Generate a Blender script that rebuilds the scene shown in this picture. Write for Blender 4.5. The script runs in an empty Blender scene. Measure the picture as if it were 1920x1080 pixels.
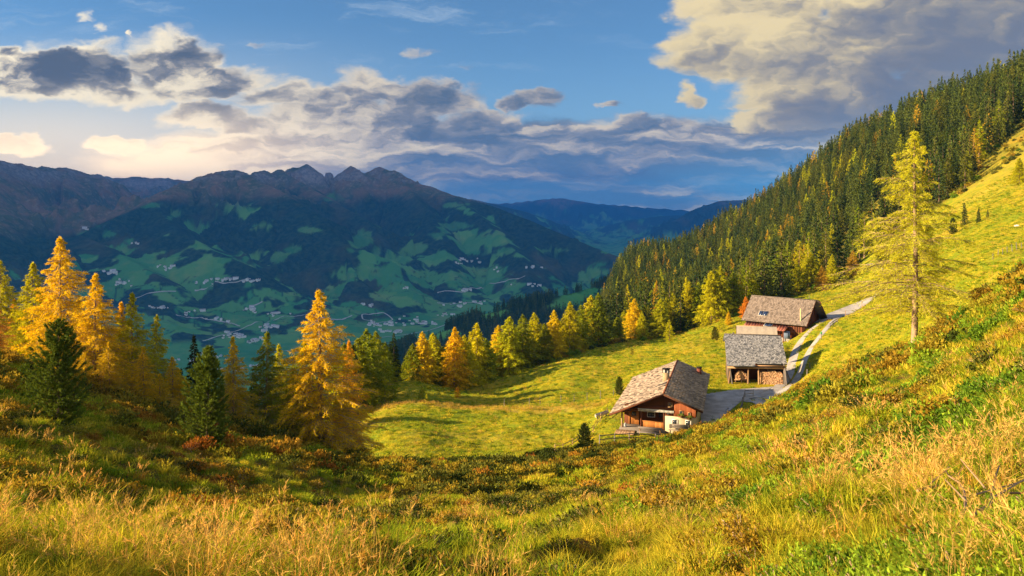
EXPOSURE = 1.9
SKY_R, SKY_G, SKY_B = 0.82, 1.10, 1.27
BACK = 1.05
HAZE_D, HAZE_COL = 3.6e-5, (0.06, 0.38, 1.0)
import bpy, math, random
import numpy as np
from mathutils import Vector, Matrix

R = math.radians
random.seed(7)
rng = np.random.default_rng(7)
scene = bpy.context.scene
COL = scene.collection

F = 1507.0          # focal length in pixels of a 1920 px wide frame
HY = 390.0          # row of the horizon in that frame
SUN_EL, SUN_AZ = 18.0, -99.0     # azimuth clockwise from +Y

# ------------------------------------------------------------------ noise
def _hash(ix, iy, seed):
    h = (ix.astype(np.int64) * 374761393 + iy.astype(np.int64) * 668265263 + seed * 974634777) & 0xFFFFFFFF
    h = ((h ^ (h >> 13)) * 1274126177) & 0xFFFFFFFF
    h = (h ^ (h >> 16)) & 0xFFFFFFFF
    return h

def vnoise(x, y, seed=0):
    """gradient noise, about -1..1"""
    ix = np.floor(x); iy = np.floor(y)
    fx = x - ix; fy = y - iy
    ix = ix.astype(np.int64); iy = iy.astype(np.int64)
    def g(dx, dy):
        a = _hash(ix + dx, iy + dy, seed) * (2 * math.pi / 4294967296.0)
        return np.cos(a) * (fx - dx) + np.sin(a) * (fy - dy)
    u = fx * fx * fx * (fx * (fx * 6 - 15) + 10)
    v = fy * fy * fy * (fy * (fy * 6 - 15) + 10)
    a = g(0, 0) + (g(1, 0) - g(0, 0)) * u
    b = g(0, 1) + (g(1, 1) - g(0, 1)) * u
    return (a + (b - a) * v) * 1.5

def fbm(x, y, octv=5, seed=0, gain=0.5, lac=2.03):
    s = 0; a = 1.0; t = 0
    for i in range(octv):
        s = s + a * vnoise(x, y, seed + i * 17)
        t += a; a *= gain; x = x * lac + 13.7; y = y * lac - 7.1
    return s / t

def ridged(x, y, octv=5, seed=0, gain=0.5):
    s = 0; a = 1.0; t = 0
    for i in range(octv):
        n = 1 - np.abs(vnoise(x, y, seed + i * 31)) * 1.6
        s = s + a * n * n
        t += a; a *= gain; x = x * 2.07 + 3.3; y = y * 2.07 + 9.1
    return s / t

def sstep(a, b, x):
    t = np.clip((x - a) / (b - a), 0, 1)
    return t * t * (3 - 2 * t)

def worley_id(x, y, seed=0):
    """id (0..1) of the nearest cell and distance difference to the border"""
    ix = np.floor(x).astype(np.int64); iy = np.floor(y).astype(np.int64)
    d1 = np.full(x.shape, 9.0); d2 = np.full(x.shape, 9.0); idd = np.zeros(x.shape)
    for dx in (-1, 0, 1):
        for dy in (-1, 0, 1):
            h = _hash(ix + dx, iy + dy, seed); h2 = _hash(ix + dx, iy + dy, seed + 5)
            cx = ix + dx + h / 4294967296.0; cy = iy + dy + h2 / 4294967296.0
            d = np.abs(cx - x) + np.abs(cy - y)
            c = d < d1
            d2 = np.where(c, d1, np.minimum(d2, d)); d1 = np.where(c, d, d1)
            idd = np.where(c, ((h ^ h2) & 0xFFFF) / 65535.0, idd)
    return idd, d2 - d1

# ------------------------------------------------------------------ near terrain
COLS = {
 -900: [(3,1080),(6,950),(12,840),(20,800),(30,800),(60,900),(300,1500)],
 -300: [(3.4,1080),(6,965),(12,860),(20,780),(30,715),(45,660),(58,690),(80,850),(300,1500)],
 0:    [(2.0,1450),(3.9,1080),(6,1005),(12,912),(20,835),(30,770),(42,715),(56,668),(66,695),(85,820),(120,1000),(300,1500)],
 120:  [(4.2,1080),(7,1005),(12,938),(20,868),(30,808),(42,757),(54,727),(64,750),(85,860),(120,1020),(300,1500)],
 240:  [(4.5,1080),(7,1015),(12,960),(20,897),(30,838),(42,790),(52,768),(62,795),(85,890),(150,1150),(300,1500)],
 360:  [(4.8,1080),(8,1018),(14,956),(25,890),(38,833),(50,804),(62,825),(80,900),(150,1140),(300,1450)],
 480:  [(2.2,1500),(5,1080),(8,1030),(14,970),(25,905),(40,850),(52,822),(65,850),(85,930),(150,1080),(400,1500)],
 600:  [(5,1080),(9,1025),(16,975),(28,925),(45,873),(60,852),(72,880),(90,905),(110,870),(150,850),(200,950),(500,1400)],
 720:  [(5,1080),(9,1035),(16,990),(28,943),(45,895),(61,869),(70,895),(84,900),(92,875),(100,845),(115,800),(130,768),(145,740),(160,724),(178,722),(220,790),(300,950),(500,1250)],
 840:  [(5.2,1080),(9,1036),(16,993),(28,945),(45,900),(62,870),(72,897),(85,893),(94,868),(105,832),(118,798),(131,766),(146,743),(164,728),(182,726),(220,770),(300,930),(500,1220)],
 960:  [(2.4,1550),(5.3,1080),(9,1035),(16,990),(28,943),(45,900),(63,868),(74,888),(87,880),(95,863),(105,832),(118,798),(130,768),(140,752),(150,740),(170,718),(190,700),(210,696),(250,750),(320,860),(500,1100)],
 1060: [(5.2,1080),(10,1015),(20,955),(35,905),(52,870),(66,852),(77,868),(88,862),(96,848),(106,825),(120,790),(135,756),(150,722),(170,692),(190,672),(210,664),(250,700),(320,760),(500,850),(800,900)],
 1150: [(5.2,1080),(10,1008),(20,942),(35,893),(55,855),(72,842),(82,852),(92,838),(98,830),(106,803),(115,778),(125,760),(140,735),(160,702),(185,668),(210,645),(235,640),(300,630),(400,602),(550,562),(700,530),(760,545),(950,640)],
 1250: [(2.3,1500),(4.8,1080),(9,1000),(18,930),(32,878),(50,845),(68,832),(84,826),(92,838),(100,820),(112,767),(125,728),(140,702),(160,680),(185,655),(210,638),(225,630),(260,628),(330,610),(450,565),(600,512),(700,482),(760,495),(950,590)],
 1360: [(4.5,1080),(9,985),(18,905),(32,850),(50,820),(68,800),(84,788),(94,800),(104,792),(115,760),(130,717),(150,680),(175,640),(200,612),(215,600),(240,598),(300,585),(400,545),(550,490),(650,440),(700,425),(760,440),(950,520)],
 1480: [(4,1080),(8,960),(16,870),(30,810),(50,773),(70,758),(90,745),(105,733),(122,722),(135,698),(150,668),(165,640),(180,615),(200,588),(220,568),(235,556),(300,525),(400,478),(500,428),(600,374),(650,356),(720,375),(900,450)],
 1538: [(150,634),(162,610),(175,596),(190,580),(205,566)],
 1600: [(3.7,1080),(7,950),(14,840),(25,775),(40,735),(60,700),(80,680),(100,668),(120,648),(140,622),(165,596),(190,573),(210,552),(235,523),(260,495),(300,460),(370,408),(450,343),(530,290),(590,268),(660,290),(900,420)],
 1715: [(3.4,1080),(6,950),(12,830),(22,750),(35,700),(48,668),(60,650),(80,625),(100,600),(130,567),(160,532),(190,495),(220,460),(260,422),(300,380),(350,325),(420,265),(490,225),(560,240),(900,420)],
 1820: [(3,1080),(5,960),(10,820),(18,730),(28,670),(40,625),(55,592),(80,550),(110,510),(140,480),(170,450),(200,420),(240,375),(290,318),(340,268),(400,213),(450,187),(520,200),(900,400)],
 1920: [(2.8,1080),(4.5,950),(8,810),(14,705),(22,625),(32,570),(45,530),(65,500),(90,483),(120,466),(150,437),(180,400),(215,352),(250,308),(300,240),(350,185),(395,158),(460,170),(900,400)],
 2250: [(2.5,1080),(4,930),(7,770),(12,650),(20,560),(32,505),(50,460),(80,425),(120,388),(180,322),(250,242),(320,155),(380,95),(450,90),(900,380)],
 2800: [(2,1000),(4,800),(8,620),(16,510),(40,410),(100,330),(250,190),(400,100),(900,300)],
}
_cp = np.array([(px, math.log(Y), py) for px, l in COLS.items() for Y, py in l], float)
SX, SY = 1 / 240.0, 2.3
_A = np.stack([_cp[:, 0] * SX, _cp[:, 1] * SY], 1)
def _phi(r2):
    return 0.5 * r2 * np.log(r2 + 1e-9)
_n = len(_A)
_K = _phi(((_A[:, None, :] - _A[None, :, :]) ** 2).sum(-1)) + np.eye(_n) * 0.01
_P = np.concatenate([np.ones((_n, 1)), _A], 1)
_M = np.zeros((_n + 3, _n + 3)); _M[:_n, :_n] = _K; _M[:_n, _n:] = _P; _M[_n:, :_n] = _P.T
_w = np.linalg.solve(_M, np.concatenate([_cp[:, 2], np.zeros(3)]))

def tps(px, lnY):
    shp = px.shape
    q = np.stack([px.ravel() * SX, lnY.ravel() * SY], 1)
    out = np.empty(len(q))
    for i in range(0, len(q), 40000):
        s = q[i:i + 40000]
        r2 = (s[:, 0:1] - _A[None, :, 0]) ** 2 + (s[:, 1:2] - _A[None, :, 1]) ** 2
        out[i:i + 40000] = _phi(r2) @ _w[:_n] + _w[_n] + s @ _w[_n + 1:]
    return out.reshape(shp)

def seg_dist(x, y, pts):
    d = np.full(np.shape(x), 1e9)
    for (x0, y0), (x1, y1) in zip(pts[:-1], pts[1:]):
        vx, vy = x1 - x0, y1 - y0
        t = np.clip(((x - x0) * vx + (y - y0) * vy) / (vx * vx + vy * vy + 1e-9), 0, 1)
        d = np.minimum(d, np.hypot(x - x0 - t * vx, y - y0 - t * vy))
    return d

def base_z(x, Y):
    px = 960 + F * x / Y
    py = tps(px, np.log(Y))
    return -(py - HY) / F * Y

# flat terraces: (x, y, radius x, radius y, rotation, z)
TERR = [(21.5, 111.5, 8.2, 14.5, -16, -28.25), (40.0, 134.5, 8.0, 9.0, 0, -28.1), (55.6, 174.6, 6.0, 4.8, -41.6, -27.9), (34.5, 118, 8, 7, 10, -28.15)]
def terrace(x, Y, z):
    wsum = np.zeros(x.shape); acc = np.zeros(x.shape); keep = np.ones(x.shape)
    for cx, cy, rx, ry, rot, tz in TERR:
        c, s = math.cos(R(rot)), math.sin(R(rot))
        lx = (x - cx) * c + (Y - cy) * s; ly = -(x - cx) * s + (Y - cy) * c
        m = 1 - sstep(0.8, 1.5, np.hypot(lx / rx, ly / ry))
        acc += m * tz; wsum += m; keep *= (1 - m)
    k = 1 - keep
    return np.where(wsum > 1e-6, z * (1 - k) + k * acc / np.maximum(wsum, 1e-6), z)

def unpx(px, py, lo=3.0, hi=900.0, first=True):
    """where the ray through a picture point meets the smooth ground (nearest hit)"""
    Ys = np.exp(np.linspace(math.log(lo), math.log(hi), 900))
    x = (px - 960) / F * Ys
    z = terrace(x, Ys, base_z(x, Ys))
    ray = -(py - HY) / F * Ys
    s = (z - ray)
    idx = np.where((s[:-1] < 0) & (s[1:] >= 0))[0]
    i = idx[0] if len(idx) else len(Ys) - 1
    return float(x[i]), float(Ys[i])

TRACK_L = [(1452,733),(1462,725),(1478,705),(1485,680),(1490,660),(1501,637),(1520,618),(1545,601),(1572,588),(1605,575),(1636,555)]
TRACK_R = [(1462,738),(1478,727),(1499,700),(1509,675),(1521,650),(1538,630),(1553,612),(1575,592)]
YARD = [(1322,770),(1345,750),(1395,738),(1450,733),(1474,728)]
TLw = [unpx(a, b, 80) for a, b in TRACK_L]
TRw = [unpx(a, b, 80) for a, b in TRACK_R]
YDw = [unpx(a, b, 97) for a, b in YARD]

def rough_mask(px, Y):
    """1 on the tussocky foreground, 0 on grazed meadow"""
    edge = np.interp(px, [-900, 0, 600, 720, 960, 1150, 1250, 1360, 1480, 1600, 1715, 1820, 1920, 2300],
                     [60, 60, 76, 84, 88, 93, 93, 98, 100, 78, 56, 62, 52, 50])
    return 1 - sstep(0.86, 1.1, Y / edge)

def forest_edge(px):
    """depth at which the forest floor begins"""
    return np.interp(px, [-900, 0, 480, 600, 720, 840, 960, 1060, 1150, 1250, 1360, 1420, 1480, 1560, 1600, 1715, 1800, 1860, 1920, 2300],
                     [44, 50, 62, 90, 158, 160, 186, 196, 212, 222, 214, 222, 234, 246, 255, 272, 262, 262, 270, 300])

def ground(x, Y, detail=True):
    x = np.asarray(x, float); Y = np.asarray(Y, float)
    px = 960 + F * x / Y
    z = terrace(x, Y, base_z(x, Y))
    if detail:
        rough = rough_mask(px, Y)
        dr = np.minimum(seg_dist(x, Y, TLw), seg_dist(x, Y, TRw))
        dr = np.minimum(dr, np.maximum(seg_dist(x, Y, YDw) - 2.5, 0))
        road = sstep(0.9, 2.6, dr)
        bld = np.ones(x.shape)
        for cx, cy, rx, ry, rot, tz in TERR[:3]:
            c, s = math.cos(R(rot)), math.sin(R(rot))
            lx = (x - cx) * c + (Y - cy) * s; ly = -(x - cx) * s + (Y - cy) * c
            bld *= sstep(0.8, 1.3, np.hypot(lx / rx, ly / ry))
        k = road * bld
        far = sstep(230, 330, Y)
        near = sstep(2.5, 7.0, Y)
        wx = x + 0.8 * vnoise(x * .5, Y * .5, 91); wy = Y + .8 * vnoise(x * .5 + 9, Y * .5, 92)
        hum = np.abs(vnoise(wx * 0.42, wy * 0.42, 3)) * 0.55 + 0.3 * np.abs(vnoise(wx * 1.05, wy * 1.05, 4)) + 0.12 * vnoise(wx * 2.6, wy * 2.6, 5)
        big = fbm(x * 0.085, Y * 0.085, 3, 11)
        z = z + rough * near * k * (1.15 * (hum - 0.36) + 0.55 * big * sstep(6, 20, Y)) * 0.8
        # cow paths and small lumps of the meadow
        mead = (1 - rough) * (1 - far) * k
        lx = (x + 0.25 * Y); ter = np.sin((base_z_cached(x, Y, z)) * 2.4 + 2.5 * fbm(x * .05, Y * .05, 3, 40))
        z = z + mead * (1.25 * fbm(x * 0.05, Y * 0.06, 3, 21) + 0.48 * fbm(x * 0.22, Y * 0.28, 4, 22) + 0.03 * ter + 0.13 * np.abs(vnoise(x * 0.9, Y * 0.9, 23)))
        z = z + far * (3.5 * fbm(x * 0.02, Y * 0.02, 4, 31) + 1.2 * fbm(x * .09, Y * .09, 2, 33)) * (1 - 0.7 * sstep(500, 600, Y))
    return z

def base_z_cached(x, Y, z):
    return z

def gz(x, y):
    return float(ground(np.array([x]), np.array([y]))[0])

# ------------------------------------------------------------------ node helpers
def new_mat(name):
    m = bpy.data.materials.new(name); m.use_nodes = True
    nt = m.node_tree; nt.nodes.clear()
    return m, nt
class G:
    """tiny helper to write node graphs"""
    def __init__(s, nt): s.nt = nt
    def n(s, typ, **kw):
        nd = s.nt.nodes.new(typ)
        for k, v in kw.items():
            setattr(nd, k, v)
        return nd
    def link(s, a, b): s.nt.links.new(a, b)
    def val(s, sock, v):
        if isinstance(v, bpy.types.NodeSocket): s.link(v, sock)
        elif v is not None: sock.default_value = v
    def m(s, op, a, b=None, c=None, clamp=False):
        nd = s.n('ShaderNodeMath', operation=op, use_clamp=clamp)
        s.val(nd.inputs[0], a)
        if b is not None: s.val(nd.inputs[1], b)
        if c is not None: s.val(nd.inputs[2], c)
        return nd.outputs[0]
    def vm(s, op, a, b=None, scale=None):
        nd = s.n('ShaderNodeVectorMath', operation=op)
        s.val(nd.inputs[0], a)
        if b is not None: s.val(nd.inputs[1], b)
        if scale is not None: s.val(nd.inputs['Scale'], scale)
        return nd.outputs['Value'] if op in ('LENGTH', 'DOT_PRODUCT', 'DISTANCE') else nd.outputs[0]
    def mix(s, f, a, b, blend='MIX'):
        nd = s.n('ShaderNodeMix', data_type='RGBA', blend_type=blend)
        s.val(nd.inputs[0], f); s.val(nd.inputs[6], a); s.val(nd.inputs[7], b)
        return nd.outputs[2]
    def ss(s, x, a, b, lo=0.0, hi=1.0):
        nd = s.n('ShaderNodeMapRange', interpolation_type='SMOOTHSTEP')
        s.val(nd.inputs[0], x); s.val(nd.inputs[1], a); s.val(nd.inputs[2], b); s.val(nd.inputs[3], lo); s.val(nd.inputs[4], hi)
        return nd.outputs[0]
    def noise(s, vec, scale, detail=4, rough=0.55, dist=0.0, out=0):
        nd = s.n('ShaderNodeTexNoise'); nd.noise_dimensions = '3D'
        s.val(nd.inputs['Vector'], vec); s.val(nd.inputs['Scale'], scale)
        nd.inputs['Detail'].default_value = detail; nd.inputs['Roughness'].default_value = rough
        nd.inputs['Distortion'].default_value = dist
        return nd.outputs[out]
    def xyz(s, x, y, z):
        nd = s.n('ShaderNodeCombineXYZ'); s.val(nd.inputs[0], x); s.val(nd.inputs[1], y); s.val(nd.inputs[2], z)
        return nd.outputs[0]
    def sep(s, v):
        nd = s.n('ShaderNodeSeparateXYZ'); s.val(nd.inputs[0], v); return nd.outputs
    def attr(s, name):
        return s.n('ShaderNodeAttribute', attribute_name=name)
    def bump(s, h, dist=0.1, strength=1.0):
        nd = s.n('ShaderNodeBump'); s.val(nd.inputs['Height'], h)
        nd.inputs['Distance'].default_value = dist; nd.inputs['Strength'].default_value = strength
        return nd.outputs[0]
    def out(s, surf, vol=None):
        o = s.n('ShaderNodeOutputMaterial')
        if surf is not None: s.link(surf, o.inputs['Surface'])
        if vol is not None: s.link(vol, o.inputs['Volume'])
    def bsdf(s, col, rough=0.8, normal=None, spec=0.2, metal=0.0):
        b = s.n('ShaderNodeBsdfPrincipled')
        s.val(b.inputs['Base Color'], col); s.val(b.inputs['Roughness'], rough)
        b.inputs['Specular IOR Level'].default_value = spec; s.val(b.inputs['Metallic'], metal)
        if normal is not None: s.link(normal, b.inputs['Normal'])
        return b.outputs[0]
def C4(r, g, b): return (r, g, b, 1.0)

# ------------------------------------------------------------------ mesh helpers
def mesh_np(name, verts, faces, mats=(), smooth=False, midx=None, attrs=None):
    """verts (n,3) float array, faces (m,k) int array with constant k (3 or 4)"""
    me = bpy.data.meshes.new(name)
    verts = np.asarray(verts, np.float32); faces = np.asarray(faces, np.int32)
    k = faces.shape[1]
    me.vertices.add(len(verts)); me.vertices.foreach_set('co', verts.ravel())
    me.loops.add(faces.size); me.loops.foreach_set('vertex_index', faces.ravel())
    me.polygons.add(len(faces))
    me.polygons.foreach_set('loop_start', np.arange(0, faces.size, k, dtype=np.int32))
    if smooth: me.polygons.foreach_set('use_smooth', np.ones(len(faces), bool))
    if midx is not None: me.polygons.foreach_set('material_index', np.asarray(midx, np.int32))
    me.update(calc_edges=True)
    for m in mats: me.materials.append(m)
    for an, (typ, dat) in (attrs or {}).items():
        a = me.attributes.new(an, typ, 'POINT')
        if typ == 'FLOAT_COLOR': a.data.foreach_set('color', np.asarray(dat, np.float32).ravel())
        else: a.data.foreach_set('value', np.asarray(dat, np.float32).ravel())
    return me

def obj(name, me, parent=None, loc=(0, 0, 0), rz=0.0, **props):
    o = bpy.data.objects.new(name, me); COL.objects.link(o)
    o.location = loc; o.rotation_euler = (0, 0, rz)
    if parent is not None: o.parent = parent
    for k, v in props.items(): o[k] = v
    return o
def thing(name, label, cat, loc=(0, 0, 0), rz=0.0, group=None):
    o = bpy.data.objects.new(name, None); COL.objects.link(o)
    o.empty_display_size = 0.3
    o.location = loc; o.rotation_euler = (0, 0, rz)
    o['label'] = label; o['category'] = cat
    if group: o['group'] = group
    return o
def tag(o, label, cat, group=None):
    o['label'] = label; o['category'] = cat
    if group: o['group'] = group
    return o
def grid_faces(nr, nc):
    i = np.arange(nr - 1)[:, None] * nc + np.arange(nc - 1)[None, :]
    return np.stack([i, i + 1, i + nc + 1, i + nc], -1).reshape(-1, 4)
# ------------------------------------------------------------------ camera, sun
cam_d = bpy.data.cameras.new('camera'); cam = bpy.data.objects.new('camera', cam_d); COL.objects.link(cam)
cam_d.sensor_width = 36; cam_d.lens = 36 * F / 1920; cam_d.shift_y = -(540 - HY) / 1920
cam_d.clip_start = 0.1; cam_d.clip_end = 120000
cam.rotation_euler = (R(90), 0, 0); scene.camera = cam
sun_d = bpy.data.lights.new('sun', 'SUN'); sun_d.energy = 5.0; sun_d.angle = R(0.5); sun_d.color = (1.0, 0.74, 0.42)
sun = bpy.data.objects.new('sun', sun_d); COL.objects.link(sun)
sd = Vector((math.sin(R(SUN_AZ)) * math.cos(R(SUN_EL)), math.cos(R(SUN_AZ)) * math.cos(R(SUN_EL)), math.sin(R(SUN_EL))))
sun.rotation_euler = sd.to_track_quat('Z', 'Y').to_euler()
sun.location = (-40, 0, 40)
vs = scene.view_settings; vs.view_transform = 'Standard'; vs.look = 'None'; vs.gamma = 1; vs.use_curve_mapping = False
vs.exposure = EXPOSURE
scene.cycles.max_bounces = 5; scene.cycles.diffuse_bounces = 3; scene.cycles.glossy_bounces = 1
scene.cycles.transmission_bounces = 2; scene.cycles.volume_bounces = 0; scene.cycles.transparent_max_bounces = 8
scene.cycles.use_denoising = True
scene.render.film_transparent = False

# ------------------------------------------------------------------ sky with clouds
world = bpy.data.worlds.new('World'); scene.world = world; world.use_nodes = True
wt = world.node_tree; wt.nodes.clear(); g = G(wt)
sky = g.n('ShaderNodeTexSky', sky_type='NISHITA'); sky.sun_disc = False
sky.sun_elevation = R(SUN_EL); sky.sun_rotation = R(SUN_AZ); sky.altitude = 1700
sky.air_density = 1.0; sky.dust_density = 0.6; sky.ozone_density = 2.0
tc = g.n('ShaderNodeTexCoord').outputs['Generated']
d = g.vm('NORMALIZE', tc)
dx, dy, dz = g.sep(d)
inv = g.m('DIVIDE', 1.0, g.m('MAXIMUM', dy, 0.05))
U = g.m('MULTIPLY', dx, inv)      # tangent of azimuth: (px-960)/1507
V = g.m('MULTIPLY', dz, inv)      # tangent of elevation: (390-py)/1507
front = g.ss(dy, 0.05, 0.3)
# warp
P0 = g.xyz(U, g.m('MULTIPLY', V, 1.9), 0.0)
wv = g.noise(P0, 7.0, 5, 0.6, out=1)
wv = g.vm('SUBTRACT', wv, (0.5, 0.5, 0.5))
wv2 = g.noise(P0, 28.0, 3, 0.6, out=1)
wv2 = g.vm('SUBTRACT', wv2, (0.5, 0.5, 0.5))
UVw = g.vm('ADD', g.vm('ADD', g.xyz(U, V, 0.0), g.vm('MULTIPLY', wv, (0.085, 0.055, 0))), g.vm('MULTIPLY', wv2, (0.022, 0.016, 0)))
SL = (-0.62, 0.78, 0.0)      # where the light on the clouds comes from in (U, V)
def blob_field(vec, blobs):
    """height field of the clouds, and how far a point lies on the lit side of its blob"""
    acc = None; side = None; wsum = None
    for px, py, rx, ry, w in blobs:
        c = ((px - 960) / F, (HY - py) / F, 0)
        q = g.vm('MULTIPLY', g.vm('SUBTRACT', vec, c), (F / rx, F / ry, 0))
        e = g.m('MULTIPLY', g.ss(g.vm('LENGTH', q), 1.5, 0.0), w)
        sd_ = g.vm('SCALE', q, scale=e)
        acc = e if acc is None else g.m('MAXIMUM', acc, e)
        side = sd_ if side is None else g.vm('ADD', side, sd_)
        wsum = e if wsum is None else g.m('ADD', wsum, e)
    return acc, g.vm('SCALE', side, scale=g.m('DIVIDE', 1.0, g.m('ADD', wsum, 0.05)))
# cumulus bodies (position px, radii px, weight)
CUM = [(120,135,175,58,1.1),(30,145,110,50,1.0),(200,165,120,40,.9),(320,115,105,62,1.0),(430,150,110,40,.9),(330,160,130,38,.85),(520,180,90,40,.8),(15,95,40,25,.7),
       (400,222,105,34,.85),(480,250,150,36,.8),(690,165,90,48,.9),(610,180,70,36,.7),(790,190,130,46,.95),(650,225,170,50,1.0),(900,240,120,45,1.0),(1110,265,110,42,.95),(760,250,160,46,1.0),
       (220,267,85,20,.85),(30,272,75,18,.8),(60,255,40,12,.6),(1010,185,50,22,.7),(975,192,40,18,.8),(1135,193,28,10,.6),(1260,250,90,40,.85),(1190,240,70,30,.75),
       (160,32,30,16,.50),(185,54,24,16,.46),(474,80,26,8,.50),(795,95,44,14,.47),(862,138,36,10,.47),(240,70,12,8,.46),(600,250,60,24,.7)]
# the big lit cloud on the right
BIG = [(1340,95,110,60,1.0),(1450,60,170,80,1.0),(1420,10,150,60,1.0),(1560,120,200,90,1.1),(1700,60,260,120,1.2),(1850,90,260,150,1.2),(1480,175,110,60,1.0),
       (1620,190,190,70,1.1),(1430,225,70,30,.8),(1560,225,160,45,1.0),(1290,168,28,34,.68),(1305,185,24,20,.65),(1800,10,300,90,1.2)]
b1, s1 = blob_field(UVw, CUM); b2, s2 = blob_field(UVw, BIG)
B2 = b2
pn = g.vm('MULTIPLY', UVw, (1.0, 1.9, 1.0))
nz = g.noise(pn, 11.0, 7, 0.62)
def puffs(scale, smooth):
    v = g.n('ShaderNodeTexVoronoi', feature='SMOOTH_F1', voronoi_dimensions='2D'); g.link(pn, v.inputs['Vector'])
    v.inputs['Scale'].default_value = scale; v.inputs['Smoothness'].default_value = smooth
    return g.vm('SCALE', g.vm('SUBTRACT', pn, v.outputs['Position']), scale=scale), v.outputs['Distance']
pf1, pd1 = puffs(13.0, .35); pf2, pd2 = puffs(34.0, .4)
nz1 = g.noise(g.vm('ADD', pn, (-0.013, 0.030, 0)), 11.0, 4, 0.6)
nz2 = g.noise(g.vm('ADD', pn, (-0.035, 0.07, 0)), 11.0, 2, 0.5)
vv = g.sep(UVw)
deck_top = g.ss(vv[0], -0.55, 0.0, 0.085, 0.105)
DK = g.m('MULTIPLY', g.ss(g.m('SUBTRACT', vv[1], deck_top), 0.035, -0.03), g.ss(vv[0], -0.56, -0.36, 0.30, 0.9))
dkv = g.vm('MULTIPLY', UVw, (1.0, 7.0, 1.0))
dk = g.noise(dkv, 5.5, 6, 0.6); dk1 = g.noise(g.vm('ADD', dkv, (-.01, .09, 0)), 5.5, 3, 0.55)
a0 = g.m('MAXIMUM', b1, b2)
puffy = g.m('ADD', g.m('MULTIPLY', g.m('SUBTRACT', .42, pd1), .38), g.m('MULTIPLY', g.m('SUBTRACT', .42, pd2), .20))
a0 = g.m('ADD', a0, g.m('MULTIPLY', puffy, g.ss(a0, 0.0, .4)))
bodies = g.m('ADD', a0, g.m('MULTIPLY', g.m('SUBTRACT', nz, 0.5), g.m('ADD', 0.16, g.m('MULTIPLY', a0, 1.25))))
deck = g.m('ADD', DK, g.m('MULTIPLY', g.m('SUBTRACT', dk, 0.5), g.m('MULTIPLY', DK, 1.1)))
D0 = g.m('MAXIMUM', bodies, deck)
isdeck = g.ss(g.m('SUBTRACT', deck, bodies), -0.1, 0.2)
alpha = g.ss(D0, 0.20, 0.56)
thick = g.ss(D0, 0.28, 0.80)
# slope of the cloud surface towards the light, large and small
bigw = g.ss(B2, 0.05, 0.35)
svec = g.vm('ADD', g.vm('SCALE', s1, scale=g.m('SUBTRACT', 1.0, bigw)), g.vm('SCALE', s2, scale=bigw))
LV = g.xyz(g.ss(U, -0.5, -0.1, -0.25, -0.62), g.m('ADD', g.ss(U, -0.45, -0.15, -0.85, 0.70), 0.0), 0.0)
side = g.m('ADD', g.vm('DOT_PRODUCT', svec, LV), g.m('ADD', g.m('MULTIPLY', g.vm('DOT_PRODUCT', pf1, LV), g.m('SUBTRACT', 0.75, g.m('MULTIPLY', bigw, 0.30))), g.m('MULTIPLY', g.vm('DOT_PRODUCT', pf2, LV), 0.40)))
small = g.m('MULTIPLY', g.m('ADD', g.m('MULTIPLY', g.m('SUBTRACT', nz, nz1), 1.7), g.m('MULTIPLY', g.m('SUBTRACT', nz, nz2), 2.1)), g.m('SUBTRACT', 1.0, g.m('MULTIPLY', bigw, 0.45)))
dsmall = g.m('MULTIPLY', g.m('SUBTRACT', dk, dk1), 2.6)
bg_ = g.ss(B2, 0.05, 0.5)
rim = g.m('SUBTRACT', 1.0, thick)
edge_ = g.m('MULTIPLY', g.m('POWER', rim, 1.5), g.m('ADD', 0.40, g.m('MULTIPLY', g.ss(U, 0.15, -0.5), 0.55)))
fade_r = g.m('MULTIPLY', g.m('ADD', g.ss(U, 0.30, 0.52), g.m('MULTIPLY', g.ss(V, 0.16, 0.12), 0.25)), bg_)
litb = g.m('ADD', g.m('ADD', g.m('ADD', g.ss(U, -0.1, 0.1, 0.22, 0.12), g.m('MULTIPLY', bg_, 0.54)), g.m('MULTIPLY', side, 0.50)), g.m('ADD', small, edge_))
litb = g.m('SUBTRACT', litb, g.m('MULTIPLY', fade_r, 0.80))
litd = g.m('ADD', g.m('ADD', g.ss(V, 0.02, 0.08, -0.12, 0.10), g.m('MULTIPLY', g.ss(U, 0.1, -0.45), 0.55)), g.m('MULTIPLY', dsmall, 1.5))
lit = g.m('ADD', g.m('MULTIPLY', litb, g.m('SUBTRACT', 1.0, isdeck)), g.m('MULTIPLY', litd, isdeck))
lit = g.m('ADD', g.m('MULTIPLY', lit, g.ss(U, -0.05, -0.3, 0.55, 0.66)), 0.31, clamp=True)
lit = g.m('ADD', lit, g.m('MULTIPLY', g.m('SUBTRACT', g.noise(pn, 4.0, 4, .6), 0.5), 0.55), clamp=True)
warm = g.mix(g.ss(U, -0.55, -0.1), C4(1.0, 0.86, 0.60), C4(0.93, 0.80, 0.60))
warm = g.mix(bg_, warm, C4(1.0, 0.80, 0.42))
litc = g.mix(g.ss(V, 0.02, 0.10), C4(0.95, 0.80, 0.56), warm)
darkc = g.mix(g.ss(U, -0.6, 0.2), C4(0.115, 0.135, 0.18), C4(0.125, 0.185, 0.28))
darkc = g.mix(bg_, darkc, C4(0.215, 0.225, 0.27))
darkc = g.mix(g.m('MULTIPLY', g.ss(V, 0.10, 0.0), 0.8), darkc, C4(0.13, 0.25, 0.43))
leftglow = g.ss(U, 0.0, -0.62)
litlev = g.m('ADD', g.m('ADD', 0.88, g.m('MULTIPLY', leftglow, 0.45)), g.m('MULTIPLY', bg_, 0.12))
mid = g.mix(0.5, darkc, g.vm('MULTIPLY', litc, (0.62, 0.64, 0.78)))
cl = g.mix(g.ss(lit, 0.08, 0.62), darkc, mid)
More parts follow.
